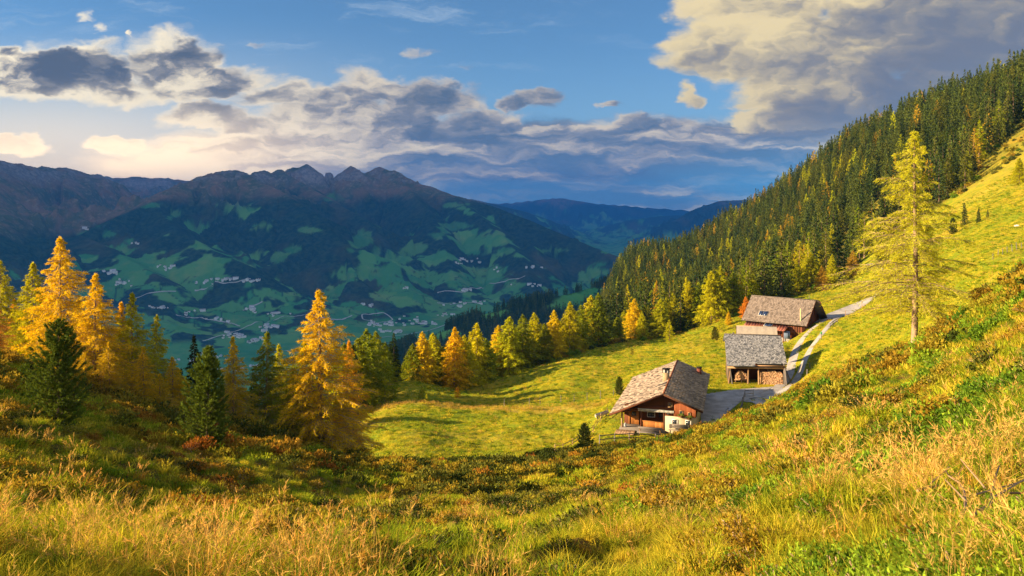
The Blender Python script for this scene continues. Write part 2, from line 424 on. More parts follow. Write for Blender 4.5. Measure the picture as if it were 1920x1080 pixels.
cl = g.mix(g.ss(lit, 0.38, 0.86), cl, g.vm('SCALE', litc, scale=litlev))
lowleft = g.m('MULTIPLY', g.m('MULTIPLY', g.ss(U, -0.12, -0.52), g.ss(V, 0.17, 0.06)), 0.80)
cl = g.mix(lowleft, cl, g.mix(g.ss(V, 0.16, 0.05), C4(1.15, 0.98, 0.70), C4(2.3, 1.65, 0.95)))
cl = g.vm('SCALE', cl, scale=g.ss(V, 0.14, 0.03, 1.0, 1.4))
# sky colour: Nishita, plus a warm brightening low on the left where the sun is near
skyc = g.vm('SCALE', sky.outputs[0], scale=0.115)
skyc = g.vm('MULTIPLY', skyc, (SKY_R, SKY_G, SKY_B))
glow = g.m('MULTIPLY', g.ss(U, 0.0, -0.62), g.ss(V, 0.25, 0.02))
skyf = g.mix(glow, skyc, g.mix(g.ss(V, 0.17, 0.05), C4(1.1, 1.0, 0.78), C4(2.2, 1.65, 1.0)))
hz = g.m('MULTIPLY', g.ss(V, 0.22, 0.0), 0.35)
skyf = g.mix(hz, skyf, C4(0.42, 0.64, 0.88))
# thin cirrus streaks
cv = g.vm('MULTIPLY', UVw, (1.0, 6.5, 1.0))
ci = g.m('MULTIPLY', g.ss(g.noise(cv, 4.2, 6, 0.66), 0.52, 0.78), g.m('MULTIPLY', g.ss(V, 0.10, 0.2), g.ss(U, 0.3, -0.1)))
skyf = g.mix(g.m('MULTIPLY', ci, 0.5), skyf, C4(0.66, 0.78, 0.88))
skyall = g.mix(g.m('MULTIPLY', g.m('MULTIPLY', alpha, front), 0.97), skyf, cl)
# behind and above the camera: unseen pale clouds added to lift the fill light
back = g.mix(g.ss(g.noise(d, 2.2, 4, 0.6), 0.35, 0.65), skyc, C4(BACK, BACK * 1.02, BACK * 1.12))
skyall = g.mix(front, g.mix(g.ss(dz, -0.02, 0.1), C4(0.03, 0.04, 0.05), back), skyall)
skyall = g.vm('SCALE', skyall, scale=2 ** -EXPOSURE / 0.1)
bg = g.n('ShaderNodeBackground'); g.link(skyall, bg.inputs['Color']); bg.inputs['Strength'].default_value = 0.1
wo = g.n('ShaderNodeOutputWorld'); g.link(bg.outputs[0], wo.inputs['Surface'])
world.cycles.sampling_method = 'NONE'
# ------------------------------------------------------------------ near ground sheet
def build_near():
    pxs = np.concatenate([np.arange(-900, -60, 14), np.arange(-60, 1990, 3.2), np.arange(1990, 2800, 14)])
    lnY = np.linspace(math.log(1.2), math.log(900), 900)
    PX, LY = np.meshgrid(pxs, lnY)
    Y = np.exp(LY); X = (PX - 960) / F * Y
    Z = ground(X, Y)
    rough = rough_mask(PX, Y)
    fe = forest_edge(PX)
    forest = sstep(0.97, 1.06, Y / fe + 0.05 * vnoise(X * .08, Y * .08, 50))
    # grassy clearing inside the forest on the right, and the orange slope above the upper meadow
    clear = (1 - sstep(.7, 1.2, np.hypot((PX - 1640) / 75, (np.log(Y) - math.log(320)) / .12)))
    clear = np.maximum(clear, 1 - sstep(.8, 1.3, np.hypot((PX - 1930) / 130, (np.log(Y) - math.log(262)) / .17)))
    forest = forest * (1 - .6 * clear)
    straw = clear * .25
    # strip of dry grass beside the meadow path
    strip = (1 - sstep(1.2, 3.0, np.abs(Y - np.interp(PX, [640, 900, 1150], [133, 131, 126])))) * sstep(660, 700, PX) * (1 - sstep(1080, 1160, PX))
    straw = np.clip(straw + .7 * strip + .35 * sstep(0.05, .45, fbm(X * .06, Y * .06, 4, 61)) * (1 - rough) * (1 - forest), 0, 1)
    gravel = 1 - sstep(.0, 1.1, np.hypot(np.maximum(np.abs(X - 29.5) - 3, 0) / 2.5, np.maximum(np.abs(Y - 118) - 6, 0) / 2.5))
    V = np.stack([X, Y, Z], -1).reshape(-1, 3)
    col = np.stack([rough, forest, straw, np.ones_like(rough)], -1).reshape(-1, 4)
    m, nt = new_mat('alpine_ground'); g = G(nt)
    at = g.attr('cover').outputs['Color']; ar, af, as_ = g.sep(at)
    pos = g.n('ShaderNodeNewGeometry').outputs['Position']
    n1 = g.noise(pos, 0.35, 5, 0.6); n2 = g.noise(pos, 2.2, 4, 0.65); n3 = g.noise(pos, 0.06, 4, 0.55); n4 = g.noise(pos, 9.0, 3, 0.6)
    mead = g.mix(g.ss(n1, .38, .62), C4(.17, .215, .010), C4(.33, .275, .012))
    mead = g.mix(g.ss(n2, .46, .68), mead, C4(.13, .17, .012))
    mead = g.mix(g.m('MULTIPLY', g.ss(n3, .5, .7), .5), mead, C4(.40, .25, .02))
    mead = g.mix(g.m('MULTIPLY', as_, g.ss(n2, .3, .6)), mead, C4(.46, .29, .06))
    rg = g.mix(g.ss(n1, .4, .6), C4(.10, .085, .018), C4(.16, .15, .018))
    rg = g.mix(g.ss(n2, .45, .7), rg, C4(.15, .075, .02))
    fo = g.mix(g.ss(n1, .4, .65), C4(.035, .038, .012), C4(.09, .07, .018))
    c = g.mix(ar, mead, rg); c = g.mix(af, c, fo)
    h = g.m('ADD', g.m('MULTIPLY', n2, 1.0), g.m('MULTIPLY', n4, .35))
    s = g.bsdf(c, .95, g.bump(h, .35, 1.0), spec=.05)
    g.out(s)
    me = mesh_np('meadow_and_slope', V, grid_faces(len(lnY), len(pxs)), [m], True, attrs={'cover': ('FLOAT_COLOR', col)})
    obj('hillside_ground', me, kind='structure')
build_near()

# ------------------------------------------------------------------ far country: valley, mountains, spur
FLOOR = -930.0
def P(px, py, Y): return ((px - 960) / F * Y, Y, -(py - HY) / F * Y)
# ridge polylines: (points, slope, noise scale)
RIDGES = [
 # the great mountain opposite
 ([P(100,470,6900),P(150,440,7200),P(215,408,7600),P(280,374,8200),P(340,345,8700),P(395,322,9100),P(440,317,9400),P(470,326,10200),P(495,316,10600),P(520,327,10900),P(548,322,11200),P(574,306,11400),P(600,321,11400),P(630,327,11450),P(658,311,11500),P(684,327,11300),P(708,312,11100),P(742,322,10900),P(768,336,10700),P(795,344,10600),P(850,366,10300),P(920,385,10000),P(1000,416,9600),P(1080,450,9200),P(1150,478,8800),P(1195,492,8500),P(1240,525,8200)], .50),
 ([P(440,317,9400),P(520,355,8800),P(590,400,8200),P(640,450,7600),P(665,520,7000)], .50),
 ([P(525,318,10900),P(620,375,9700),P(700,420,8800),P(730,480,8000),P(745,545,7200)], .50),
 ([P(742,327,10800),P(800,390,9500),P(830,450,8500),P(850,520,7600)], .50),
 ([P(850,366,10300),P(930,430,8900),P(985,490,8000),P(1000,540,7400)], .48),
 ([P(280,374,8200),P(330,430,7400),P(400,470,6900),P(470,500,6600)], .42),
 ([P(150,440,7200),P(230,480,6700),P(300,520,6300)], .35),
 # the mountain on the left
 ([P(-700,240,7500),P(-350,260,7900),P(-120,285,8600),P(0,299,9300),P(60,310,9800),P(130,316,10400),P(180,326,10800),P(225,352,10700),P(262,384,10300)], .52),
 ([P(0,299,9300),P(-30,360,7600),P(-60,440,5900),P(-40,540,5000)], .45),
 ([P(130,316,10400),P(112,370,9000),P(70,430,7900),P(30,500,6900)], .50),
 # ridge closing the side valley
 ([P(150,322,15500),P(215,331,15800),P(265,329,15800),P(310,333,16000),P(350,337,16200),P(420,352,16400)], .42),
 # far ranges
 ([P(900,382,33000),P(960,380,32500),P(1010,374,32000),P(1050,371,32000),P(1110,381,32000),P(1160,384,32500),P(1215,389,33000),P(1290,394,33500),P(1420,399,33500)], .45),
 ([P(880,372,17500),P(940,386,18500),P(985,397,20000),P(1030,412,21500),P(1070,430,23500),P(1115,446,25500)], .42),
 ([P(1420,404,25500),P(1300,402,25500),P(1235,405,25500),P(1180,412,25000),P(1130,424,25500),P(1100,433,26000)], .40),
 ([P(1600,350,19000),P(1480,362,19500),P(1392,374,20000),P(1350,376,20000),P(1312,388,19800),P(1260,415,19300),P(1215,442,18700),P(1180,466,18300)], .45),
 # our own side further down the valley
 ([P(690,700,1330),P(760,655,1420),P(830,624,1520),P(900,592,1650),P(960,575,1760),P(1010,562,1860),P(1075,549,1980),P(1135,532,2120),P(1200,510,2260),P(1300,470,2400),P(1500,400,2500)], .42),
 ([P(2000,250,1500),P(1700,330,2600),P(1600,380,4500),P(1650,385,8000)], .5),
]
def far_z(X, Y, detail=True):
    zs = []
    wx = X + 260 * fbm(X / 1900, Y / 1900, 3, 201); wy = Y + 260 * fbm(X / 1900, Y / 1900, 3, 202)
    best = np.full(X.shape, -1e9); bd = np.full(X.shape, 1e9)
    for i, (pts, sl) in enumerate(RIDGES):
        zr = np.full(X.shape, -1e9)
        lim = 0.9 if i == len(RIDGES) - 2 else 1.0
        for (x0, y0, z0), (x1, y1, z1) in zip(pts[:-1], pts[1:]):
            vx, vy = x1 - x0, y1 - y0
            t = np.clip(((X - x0) * vx + (Y - y0) * vy) / (vx * vx + vy * vy), 0, 1)
            d = np.hypot(X - x0 - t * vx, Y - y0 - t * vy)
            zc = z0 + t * (z1 - z0)
            zz = zc - sl * d
            m = zz > zr
            zr = np.where(m, zz, zr)
            mm = zz > best
            bd = np.where(mm, d, bd); best = np.maximum(best, zz)
        zs.append(zr)
    z = best
    k = sstep(0, 700, bd)
    hgt = np.clip((z - FLOOR) / 900, 0, 1.2)
    big = np.hypot(X, Y) > 2600
    amp = np.where(big, 1.0, .22)
    if detail:
        n = ridged(wx / 1500, wy / 1500, 6, 210)
        n2 = fbm(wx / 420, wy / 420, 5, 220)
        z = z + amp * k * ((n - .62) * 620 * np.clip(hgt + .15, 0, 1) + n2 * 95 * np.clip(hgt + .1, 0, 1))
        crag = sstep(150, 420, z) * (np.hypot(X, Y) > 5000)
        z = z + crag * ((ridged(X / 520, Y / 520, 5, 260) - .55) * 125 + (ridged(X / 170, Y / 170, 4, 261) - .55) * 20) * (.45 + .55 * k)
        z = z + amp * (fbm(X / 260, Y / 260, 4, 230) * 26 + np.abs(vnoise(X / 500, Y / 500, 231)) * 14) * np.clip(hgt, .1, 1) * (.35 + .65 * k)
    # floor with a smooth foot and gentle fans
    fl = FLOOR + 26 * fbm(X / 1500, Y / 1500, 3, 240) + 6 * fbm(X / 300, Y / 300, 2, 241)
    kk = 85.0
    dlt = np.clip((z - fl) / kk, -40, 40)
    z = fl + kk * np.log1p(np.exp(dlt))
    return z

def far_unpx(px, py, lo=1250, hi=36000):
    Ys = np.exp(np.linspace(math.log(lo), math.log(hi), 1400))
    x = (px - 960) / F * Ys
    z = far_z(x, Ys); ray = -(py - HY) / F * Ys
    s = z - ray
    idx = np.where((s[:-1] < 0) & (s[1:] >= 0))[0]
    if not len(idx): return None
    i = idx[0]
    return float(x[i]), float(Ys[i]), float(z[i])

VROADS = [
 [(820,556),(870,548),(910,538),(950,527),(985,518)],
 [(365,541),(400,537),(440,530),(470,524)],
 [(575,620),(600,596),(640,600),(660,592)],
 [(700,604),(680,600),(678,590),(720,585),(738,600),(705,606)],
 [(330,590),(370,596),(420,604),(450,612)],
 [(455,583),(480,572),(492,566)],
 [(380,640),(430,625),(470,610),(520,598),(575,590)],
 [(480,665),(600,650),(700,636),(800,622),(870,600)],
 [(820,569),(870,568),(905,570)],
 [(250,560),(290,548),(330,545)],
]
def build_far():
    pxs = np.concatenate([np.arange(-1500, -60, 16), np.arange(-60, 1500, 2.2), np.arange(1500, 2000, 12)])
    lnY = np.concatenate([np.linspace(math.log(1000), math.log(4200), 230)[:-1], np.linspace(math.log(4200), math.log(13500), 430)[:-1], np.linspace(math.log(13500), math.log(38000), 170)])
    PX, LY = np.meshgrid(pxs, lnY)
    Y = np.exp(LY); X = (PX - 960) / F * Y
    Z = far_z(X, Y)
    # cover: r = pasture, g = alpine heath / rock, b = field tint
    dZy = np.gradient(Z, axis=0) / np.gradient(Y, axis=0); dZx = np.gradient(Z, axis=1) / np.gradient(X, axis=1)
    slope = np.hypot(dZx, dZy)
    big = Y > 3000
    n = fbm(X / 900, Y / 900, 5, 301); n2 = fbm(X / 320, Y / 320, 4, 302); n3 = fbm(X / 1500, Y / 700, 4, 303)
    PY = HY - Z / Y * F
    # low pastures: lots of meadow below about -430 m, fewer and fewer above
    thr = np.interp(Z, [-930, -800, -620, -480, -330, -100, 150], [-.45, -.25, -.05, .08, .15, .20, .30])
    thr = thr + np.interp(PX, [-200, 100, 160, 300, 480, 560, 640, 700, 900, 1000, 1200], [.2, .12, .0, -.08, -.05, .22, .16, -.04, -.03, .05, .06])
    past = sstep(-.02, .035, n * .55 + n2 * .45 - thr)
    wid, wb = worley_id((X + .35 * Y) / 230, (Y - .2 * X) / 190, 77)
    hedge = 1 - sstep(.03, .07, wb)
    tint = wid
    past = past * (1 - .75 * hedge * (Z < -560) * (n2 > -.1))
    for cx, cy, rx, ry in [(282,384,26,6),(328,402,13,9),(458,392,32,11),(497,424,24,8),(590,432,34,7),(545,467,15,8),(522,484,18,14),(672,455,22,24),(690,500,26,32),(752,500,28,34),(822,440,26,8),(862,424,40,9),(900,448,34,14),(640,370,34,9),(735,352,30,6),(860,385,34,6),(150,424,34,7),(205,440,18,7),(950,470,26,9),(1040,470,30,7)]:
        q = np.hypot((PX - cx + (PY - cy) * .5) / rx, (PY - cy) / ry)
        past = np.maximum(past, (1 - sstep(.8, 1.0, q * .8 + 1.1 * n2 + .9 * n + .3)) * (Y < 13000) * .75)
    woodpatch = sstep(.06, .12, fbm(X / 380 + 5, Y / 380, 4, 310)) * (Z < -500)
    past = past * (1 - woodpatch)
    flat = sstep(-868, -895, Z) if False else (1 - sstep(-895, -868, Z))
    past = np.maximum(past, flat * sstep(-.25, -.2, n2))
    lm = (1 - sstep(-25, 25, PX - (130 + (455 - PY) * 1.95))) * (Y > 5000) * (Y < 14000)
    alp = sstep(40, 230, Z + 330 * lm + 190 * n + 80 * n2 + 60 * n3) * (Y > 5000)
    rock = sstep(.55, .95, slope + .3 * n2) * sstep(220, 420, Z + 60 * n)
    past = past * (1 - alp)
    # own-side spur: dark wood with a few bright pastures
    sp = Y < 3000
    pm = np.zeros_like(Z)
    for cx, cy, rx, ry in [(1085, 560, 48, 11), (1060, 574, 40, 9), (1115, 546, 30, 7), (922, 592, 24, 8), (945, 585, 16, 6), (835, 628, 34, 10), (800, 642, 22, 9)]:
        q = np.hypot((PX - cx + (PY - cy) * 1.3) / rx, (PY - cy) / ry)
        pm = np.maximum(pm, 1 - sstep(.8, 1.05, q + .35 * vnoise(X / 40, Y / 40, 320)))
    past = np.where(sp, pm, past); alp = np.where(sp, 0, alp); rock = np.where(sp, 0, rock)
    town = np.zeros_like(Z)
    V = np.stack([X, Y, Z], -1).reshape(-1, 3)
    col = np.stack([past, alp, tint, rock], -1).reshape(-1, 4)
    m, nt = new_mat('valley_and_mountains'); g = G(nt)
    an = g.attr('cover'); r_, a_, t_ = g.sep(an.outputs['Color']); k_ = an.outputs['Alpha']
    pos = g.n('ShaderNodeNewGeometry').outputs['Position']
    n1 = g.noise(pos, .02, 3, .7); n2_ = g.noise(pos, .004, 4, .6); n3_ = g.noise(pos, .0012, 5, .6)
    wood = g.mix(g.ss(n1, .4, .65), C4(.012, .030, .022), C4(.034, .062, .030))
    wood = g.mix(g.m('MULTIPLY', g.ss(n3_, .5, .7), .55), wood, C4(.11, .085, .035))
    pa = g.mix(t_, C4(.045, .21, .065), C4(.12, .29, .075))
    pa = g.mix(g.m('MULTIPLY', g.ss(n2_, .5, .75), .5), pa, C4(.26, .29, .09))
    al = g.mix(g.ss(n2_, .4, .6), C4(.20, .125, .075), C4(.085, .095, .045))
    al = g.mix(g.ss(n1, .5, .75), al, C4(.26, .20, .14))
    rk = g.mix(g.ss(n1, .35, .65), C4(.15, .125, .11), C4(.27, .24, .22))
    c = g.mix(r_, wood, pa); c = g.mix(a_, c, al); c = g.mix(k_, c, rk)
    h = g.m('ADD', g.m('MULTIPLY', n1, g.m('SUBTRACT', 1.0, g.m('MULTIPLY', r_, .9))), g.m('MULTIPLY', n2_, 2.5))
    g.out(g.bsdf(c, .95, g.bump(h, 22, .9), spec=.02))
    me = mesh_np('mountains', V, grid_faces(len(lnY), len(pxs)), [m], True, attrs={'cover': ('FLOAT_COLOR', col)})
    obj('mountains', me, kind='structure')
build_far()
def ribbon(pts, w, zoff, zf):
    """flat strip of quads along a list of (x, y) points, draped over zf"""
    P2 = []
    for (x0, y0), (x1, y1) in zip(pts[:-1], pts[1:]):
        L = math.hypot(x1 - x0, y1 - y0); k = max(1, int(L / (w * 1.5)))
        for i in range(k): P2.append((x0 + (x1 - x0) * i / k, y0 + (y1 - y0) * i / k))
    P2.append(pts[-1]); P2 = np.array(P2)
    for _ in range(3):
        P2[1:-1] = P2[1:-1] * .5 + .25 * (P2[:-2] + P2[2:])
    T = np.gradient(P2, axis=0); T /= np.hypot(T[:, 0], T[:, 1])[:, None] + 1e-9
    N = np.stack([-T[:, 1], T[:, 0]], 1)
    nc = 7
    rows = []
    for k in range(nc):
        q = P2 + N * ((k / (nc - 1) - .5) * w)
        rows.append(np.stack([q[:, 0], q[:, 1], zf(q[:, 0], q[:, 1]) + zoff - (0.06 if w < 8 and k in (0, nc - 1) else 0)], 1))
    V = np.stack(rows, 1).reshape(-1, 3)
    return V, grid_faces(len(P2), nc)
def merge(parts):
    V = []; Fc = []; o = 0
    for v, f in parts:
        V.append(v); Fc.append(f + o); o += len(v)
    return np.concatenate(V), np.concatenate(Fc)
m, nt = new_mat('pale_valley_road'); g = G(nt); g.out(g.bsdf(C4(.42, .42, .40), .9)); M_VROAD = m
vr = []
for line in VROADS:
    w = [far_unpx(*p) for p in line]; w = [q[:2] for q in w if q]
    w = [q for i, q in enumerate(w) if i == 0 or math.hypot(q[0] - w[i-1][0], q[1] - w[i-1][1]) < 1500]
    if len(w) > 1: vr.append(ribbon(w, 11.0, 6.0, far_z))
V, Fc = merge(vr)
obj('valley_road', mesh_np('valley_road', V, Fc, [m]), kind='structure')

# the air: one closed box of thin haze
def build_haze():
    import bmesh
    bm = bmesh.new(); bmesh.ops.create_cube(bm, size=1)
    me = bpy.data.meshes.new('haze'); bm.to_mesh(me); bm.free()
    m, nt = new_mat('thin_blue_haze'); g = G(nt)
    v = g.n('ShaderNodeVolumePrincipled'); v.inputs['Color'].default_value = C4(*HAZE_COL); v.inputs['Density'].default_value = HAZE_D
    v.inputs['Anisotropy'].default_value = 0.0
    g.out(None, v.outputs[0]); me.materials.append(m)
    x0, x1, y0, y1, z0, z1 = -60500, 50500, -300, 40500, -1020, 1250
    o = obj('haze', me, loc=((x0 + x1) / 2, (y0 + y1) / 2, (z0 + z1) / 2), kind='stuff')
    o.scale = (x1 - x0, y1 - y0, z1 - z0)
build_haze()

# the cloud bank high on the left, beyond the edge of the frame, added to keep the valley in shade
def build_shade_cloud():
    CL_Y0 = 1150 - 8600 / math.tan(R(SUN_EL)) * math.tan(R(-90 - SUN_AZ))
    xs = np.linspace(-38500, -18900, 90); ys = np.linspace(CL_Y0, 29500, 110)
    Xg, Yg = np.meshgrid(xs, ys)
    ex = np.minimum(np.minimum(Xg - xs[0], xs[-1] - Xg), np.minimum((Yg - ys[0]) * 6, ys[-1] - Yg)) / 1500
    e = np.sqrt(np.clip(ex, 0, 1))
    top = 8500 + e * (350 + 900 * np.abs(fbm(Xg / 3000, Yg / 3000, 4, 401))); bot = 8500 - e * (60 + 120 * fbm(Xg / 2500, Yg / 2500, 3, 402))
    V = np.concatenate([np.stack([Xg, Yg, top], -1).reshape(-1, 3), np.stack([Xg, Yg, bot], -1).reshape(-1, 3)])
    f = grid_faces(110, 90); Fc = np.concatenate([f, f[:, ::-1] + 9900])
    m, nt = new_mat('shade_cloud_white'); g = G(nt); g.out(g.bsdf(C4(.8, .8, .8), 1.0, spec=0))
    obj('added_shade_cloud', mesh_np('added_shade_cloud', V, Fc, [m], True), kind='structure')
build_shade_cloud()
# ------------------------------------------------------------------ foliage materials
def leaf_mat(name, transl=.35, rough=.7, tint=(1, 1, 1), lo=.55, hi=1.35, fixed=None, spread=.0, other=None):
    """colour comes from the object's own colour, varied from spray to spray"""
    m, nt = new_mat(name); g = G(nt)
    oi = g.n('ShaderNodeObjectInfo')
    v = g.attr('vary').outputs['Fac']
    f = g.n('ShaderNodeMapRange'); g.link(v, f.inputs[0]); f.inputs[3].default_value = lo; f.inputs[4].default_value = hi
    if fixed:
        base = g.mix(0.0, C4(*fixed[:3]), C4(*fixed[:3]))
        if other: base = g.mix(g.ss(oi.outputs['Random'], .25, .9), base, C4(*other[:3]))
        k_ = g.n('ShaderNodeMapRange'); g.link(oi.outputs["Random"], k_.inputs[0]); k_.inputs[3].default_value = 1 - spread; k_.inputs[4].default_value = 1 + spread
        c = g.vm('SCALE', g.vm('SCALE', base, scale=k_.outputs[0]), scale=f.outputs[0])
    else: c = g.vm('SCALE', oi.outputs['Color'], scale=f.outputs[0])
    c = g.vm('MULTIPLY', c, tint)
    d_ = g.n('ShaderNodeBsdfDiffuse'); g.link(c, d_.inputs[0])
    t_ = g.n('ShaderNodeBsdfTranslucent'); g.link(g.vm('MULTIPLY', c, (1.25, 1.1, .7)), t_.inputs[0])
    mx = g.n('ShaderNodeMixShader'); mx.inputs[0].default_value = transl
    g.link(d_.outputs[0], mx.inputs[1]); g.link(t_.outputs[0], mx.inputs[2]); g.out(mx.outputs[0])
    return m
def plain_mat(name, c1, c2=None, scale=6.0, rough=.85, bump=0.0, stretch=(1, 1, 1), coord='Object', detail=4, spec=.15, metal=0.0):
    m, nt = new_mat(name); g = G(nt)
    tc_ = g.n('ShaderNodeTexCoord').outputs[coord]
    n = g.noise(g.vm('MULTIPLY', tc_, stretch), scale, detail, .6)
    c = g.mix(g.ss(n, .3, .7), C4(*c1), C4(*(c2 or c1)))
    g.out(g.bsdf(c, rough, g.bump(n, bump) if bump else None, spec=spec, metal=metal))
    return m
M_NEEDLE = leaf_mat('spruce_needles', .15)
M_LARCH = leaf_mat('larch_needles', .50, lo=.50, hi=1.55)
M_BARK = plain_mat('conifer_bark', (.16, .105, .07), (.055, .04, .03), 5, bump=.03, stretch=(1, 1, .3))
M_BARKL = plain_mat('larch_bark', (.34, .23, .15), (.13, .09, .065), 5, bump=.03, stretch=(1, 1, .3))

def tris_from(base, tip, width, seed):
    """one slim triangle per (base, tip) with a random roll"""
    r = np.random.default_rng(seed); n = len(base)
    d_ = tip - base
    a = r.normal(size=(n, 3)); s = np.cross(d_, a); s /= np.linalg.norm(s, axis=1)[:, None] + 1e-9
    w = np.asarray(width).reshape(-1, 1) * .5
    V = np.stack([base - s * w, base + s * w, tip], 1).reshape(-1, 3)
    return V
def strips(p0, p1, r0, r1):
    """three-sided tapering sticks between p0 and p1"""
    d_ = p1 - p0; L = np.linalg.norm(d_, axis=1)[:, None] + 1e-9; d_ = d_ / L
    up = np.tile(np.array([[0.13, .2, 1.0]]), (len(p0), 1))
    a = np.cross(d_, up); a /= np.linalg.norm(a, axis=1)[:, None] + 1e-9
    b = np.cross(d_, a)
    ring = []
    for k in range(3):
        c, s = math.cos(k * 2.094), math.sin(k * 2.094)
        ring.append((p0 + (a * c + b * s) * np.reshape(r0, (-1, 1)), p1 + (a * c + b * s) * np.reshape(r1, (-1, 1))))
    T = []
    for k in range(3):
        A0, A1 = ring[k]; B0, B1 = ring[(k + 1) % 3]
        T.append(np.stack([A0, B0, B1], 1)); T.append(np.stack([A0, B1, A1], 1))
    return np.concatenate(T).reshape(-1, 3)
def soup(name, parts, mats):
    """parts: list of (V (3n,3), vary per tri, material index)"""
    V = np.concatenate([p[0] for p in parts]); n = len(V) // 3
    vary = np.concatenate([np.repeat(p[1], 3) for p in parts]); mi = np.concatenate([np.full(len(p[1]), p[2]) for p in parts])
    return mesh_np(name, V, np.arange(3 * n).reshape(-1, 3), mats, False, mi, {'vary': ('FLOAT', vary)})

def trunk_mesh(name, H, r0, mat, seed=0, sides=9, wob=.012):
    r = np.random.default_rng(seed); n = 14
    t = np.linspace(0, 1, n); ph = r.uniform(0, 6, 2)
    cx = wob * H * np.sin(t * 4 + ph[0]) * t * (1 - t) * 2; cy = wob * H * np.cos(t * 5 + ph[1]) * t * (1 - t) * 2
    rad = r0 * (1 - t) ** .9 + .004 * H * 0.3 + r0 * .45 * np.exp(-t * H / .35)
    z = t * H * .985; z[0] = -.6
    a = np.arange(sides) / sides * 2 * math.pi
    V = np.stack([cx[:, None] + rad[:, None] * np.cos(a), cy[:, None] + rad[:, None] * np.sin(a), np.repeat(z[:, None], sides, 1)], -1).reshape(-1, 3)
    F_ = []
    for i in range(n - 1):
        for k in range(sides):
            F_.append((i * sides + k, i * sides + (k + 1) % sides, (i + 1) * sides + (k + 1) % sides, (i + 1) * sides + k))
    return mesh_np(name, V, F_, [mat], True)

def conifer(name, kind, H, Rr, t0, nb, ntw, ncard, card, seed, prof=.85, mats=None, wood=True, gap=.0):
    """crown of a conifer: whorled branches > twigs > many small sprays of needles"""
    r = np.random.default_rng(seed)
    t = np.sort(t0 + (1 - t0) * (np.arange(nb) + r.uniform(0, 1, nb)) / nb) ** 1.0
    t = np.clip(t, t0, .993)
    az = np.arange(nb) * 2.39996 + r.normal(0, .35, nb)
    asym = 1 + .16 * np.cos(az - r.uniform(0, 6)) + .08 * np.cos(2 * az + r.uniform(0, 6))
    tt = (t - t0) / (1 - t0)
    shape = (1 - tt) ** prof * (0.62 + .38 * sstep(0, .14, tt)) + .012
    L = Rr * shape * asym * r.uniform(.68, 1.14, nb)
    if gap: L = L * np.where(r.uniform(size=nb) < gap, r.uniform(.35, .7, nb), 1)
    if kind == 'spruce': up, dr = -.12, .28
    elif kind == 'larch': up, dr = .16, .30
    elif kind == 'pine': up, dr = .10, -.45
    else: up, dr = .25, .1
    up = up + r.normal(0, .09, nb) + .35 * tt
    def bpt(i, s):
        l = L[i]
        return np.stack([np.cos(az[i]) * l * s, np.sin(az[i]) * l * s, t[i] * H + l * (up[i] * s - dr * s * s)], -1)
    parts = []
    # twigs
    ib = np.repeat(np.arange(nb), ntw); s = np.tile((np.arange(ntw) + .5) / ntw, nb) + r.uniform(-.4, .4, nb * ntw) / ntw
    s = np.clip(.10 + .92 * s, .05, 1.0)
    keep = r.uniform(size=len(ib)) < np.clip(L[ib] / (Rr * .45), .35, 1)
    ib = ib[keep]; s = s[keep]
    p = bpt(ib, s); sidea = az[ib] + r.choice([-1, 1], len(ib)) * r.uniform(.25, 1.15, len(ib)) * (1.05 - .75 * s)
    tl = (L[ib] * (.12 + .38 * (1 - s)) + .022 * Rr) * r.uniform(.6, 1.25, len(ib))
    drop = {'spruce': -.45, 'larch': -.28, 'pine': .55}.get(kind, 0) + r.normal(0, .22, len(ib))
    td = np.stack([np.cos(sidea), np.sin(sidea), drop], -1); td /= np.linalg.norm(td, axis=1)[:, None]
    # sprays on the twigs
    k = np.repeat(np.arange(len(ib)), ncard); q = np.tile((np.arange(ncard) + .5) / ncard, len(ib)) + r.uniform(-.5, .5, len(ib) * ncard) / ncard
    base = p[k] + td[k] * (tl[k] * q)[:, None]
    base[:, 2] -= .25 * tl[k] * q * q
    spread = {'spruce': .55, 'larch': .95, 'pine': .55}.get(kind, .9)
    cd = td[k] * .55 + r.normal(0, spread * .55, (len(k), 3))
    if kind == 'spruce': cd[:, 2] -= .25
    if kind == 'pine': cd[:, 2] += .45
    if kind == 'larch': cd[:, 2] += .08
    cd /= np.linalg.norm(cd, axis=1)[:, None]
    cl, cw = card
    ln = cl * r.uniform(.6, 1.3, len(k)) * (.55 + .45 * np.clip(L[ib][k] / (.35 * Rr), 0, 1)); wd = cw * r.uniform(.7, 1.3, len(k))
    vtw = r.uniform(0, 1, len(ib)); vary = np.clip(.55 * vtw[k] + .45 * r.uniform(0, 1, len(k)), 0, 1)
    parts.append((tris_from(base, base + cd * ln[:, None], wd, seed + 1), vary, 0))
    # leader
    n = max(10, int(nb * .25)); hz_ = r.uniform(.93, 1.0, n)
    b0 = np.stack([np.zeros(n), np.zeros(n), hz_ * H], -1) + r.normal(0, .004 * H, (n, 3)) * [1, 1, 0]
    dd = r.normal(0, .5, (n, 3)); dd[:, 2] = np.abs(dd[:, 2]) + .8; dd /= np.linalg.norm(dd, axis=1)[:, None]
    parts.append((tris_from(b0, b0 + dd * cl * 1.1, np.full(n, cw), seed + 2), r.uniform(.3, 1, n), 0))
    if wood:
        ii = np.arange(nb)
        for a_, b_ in ((0, .4), (.4, .75), (.75, 1.0)):
            rb = .016 * H * .16 * np.clip(L / Rr, .3, 1)
            parts.append((strips(bpt(ii, np.full(nb, a_)), bpt(ii, np.full(nb, b_)), rb * (1.15 - a_), rb * (1.15 - b_)), np.full(nb * 6, .5), 1))
        if wood == 2:
            parts.append((strips(p, p + td * (tl * .9)[:, None], np.full(len(p), .012), np.full(len(p), .005)), np.full(len(p) * 6, .5), 1))
    return soup(name, parts, mats)

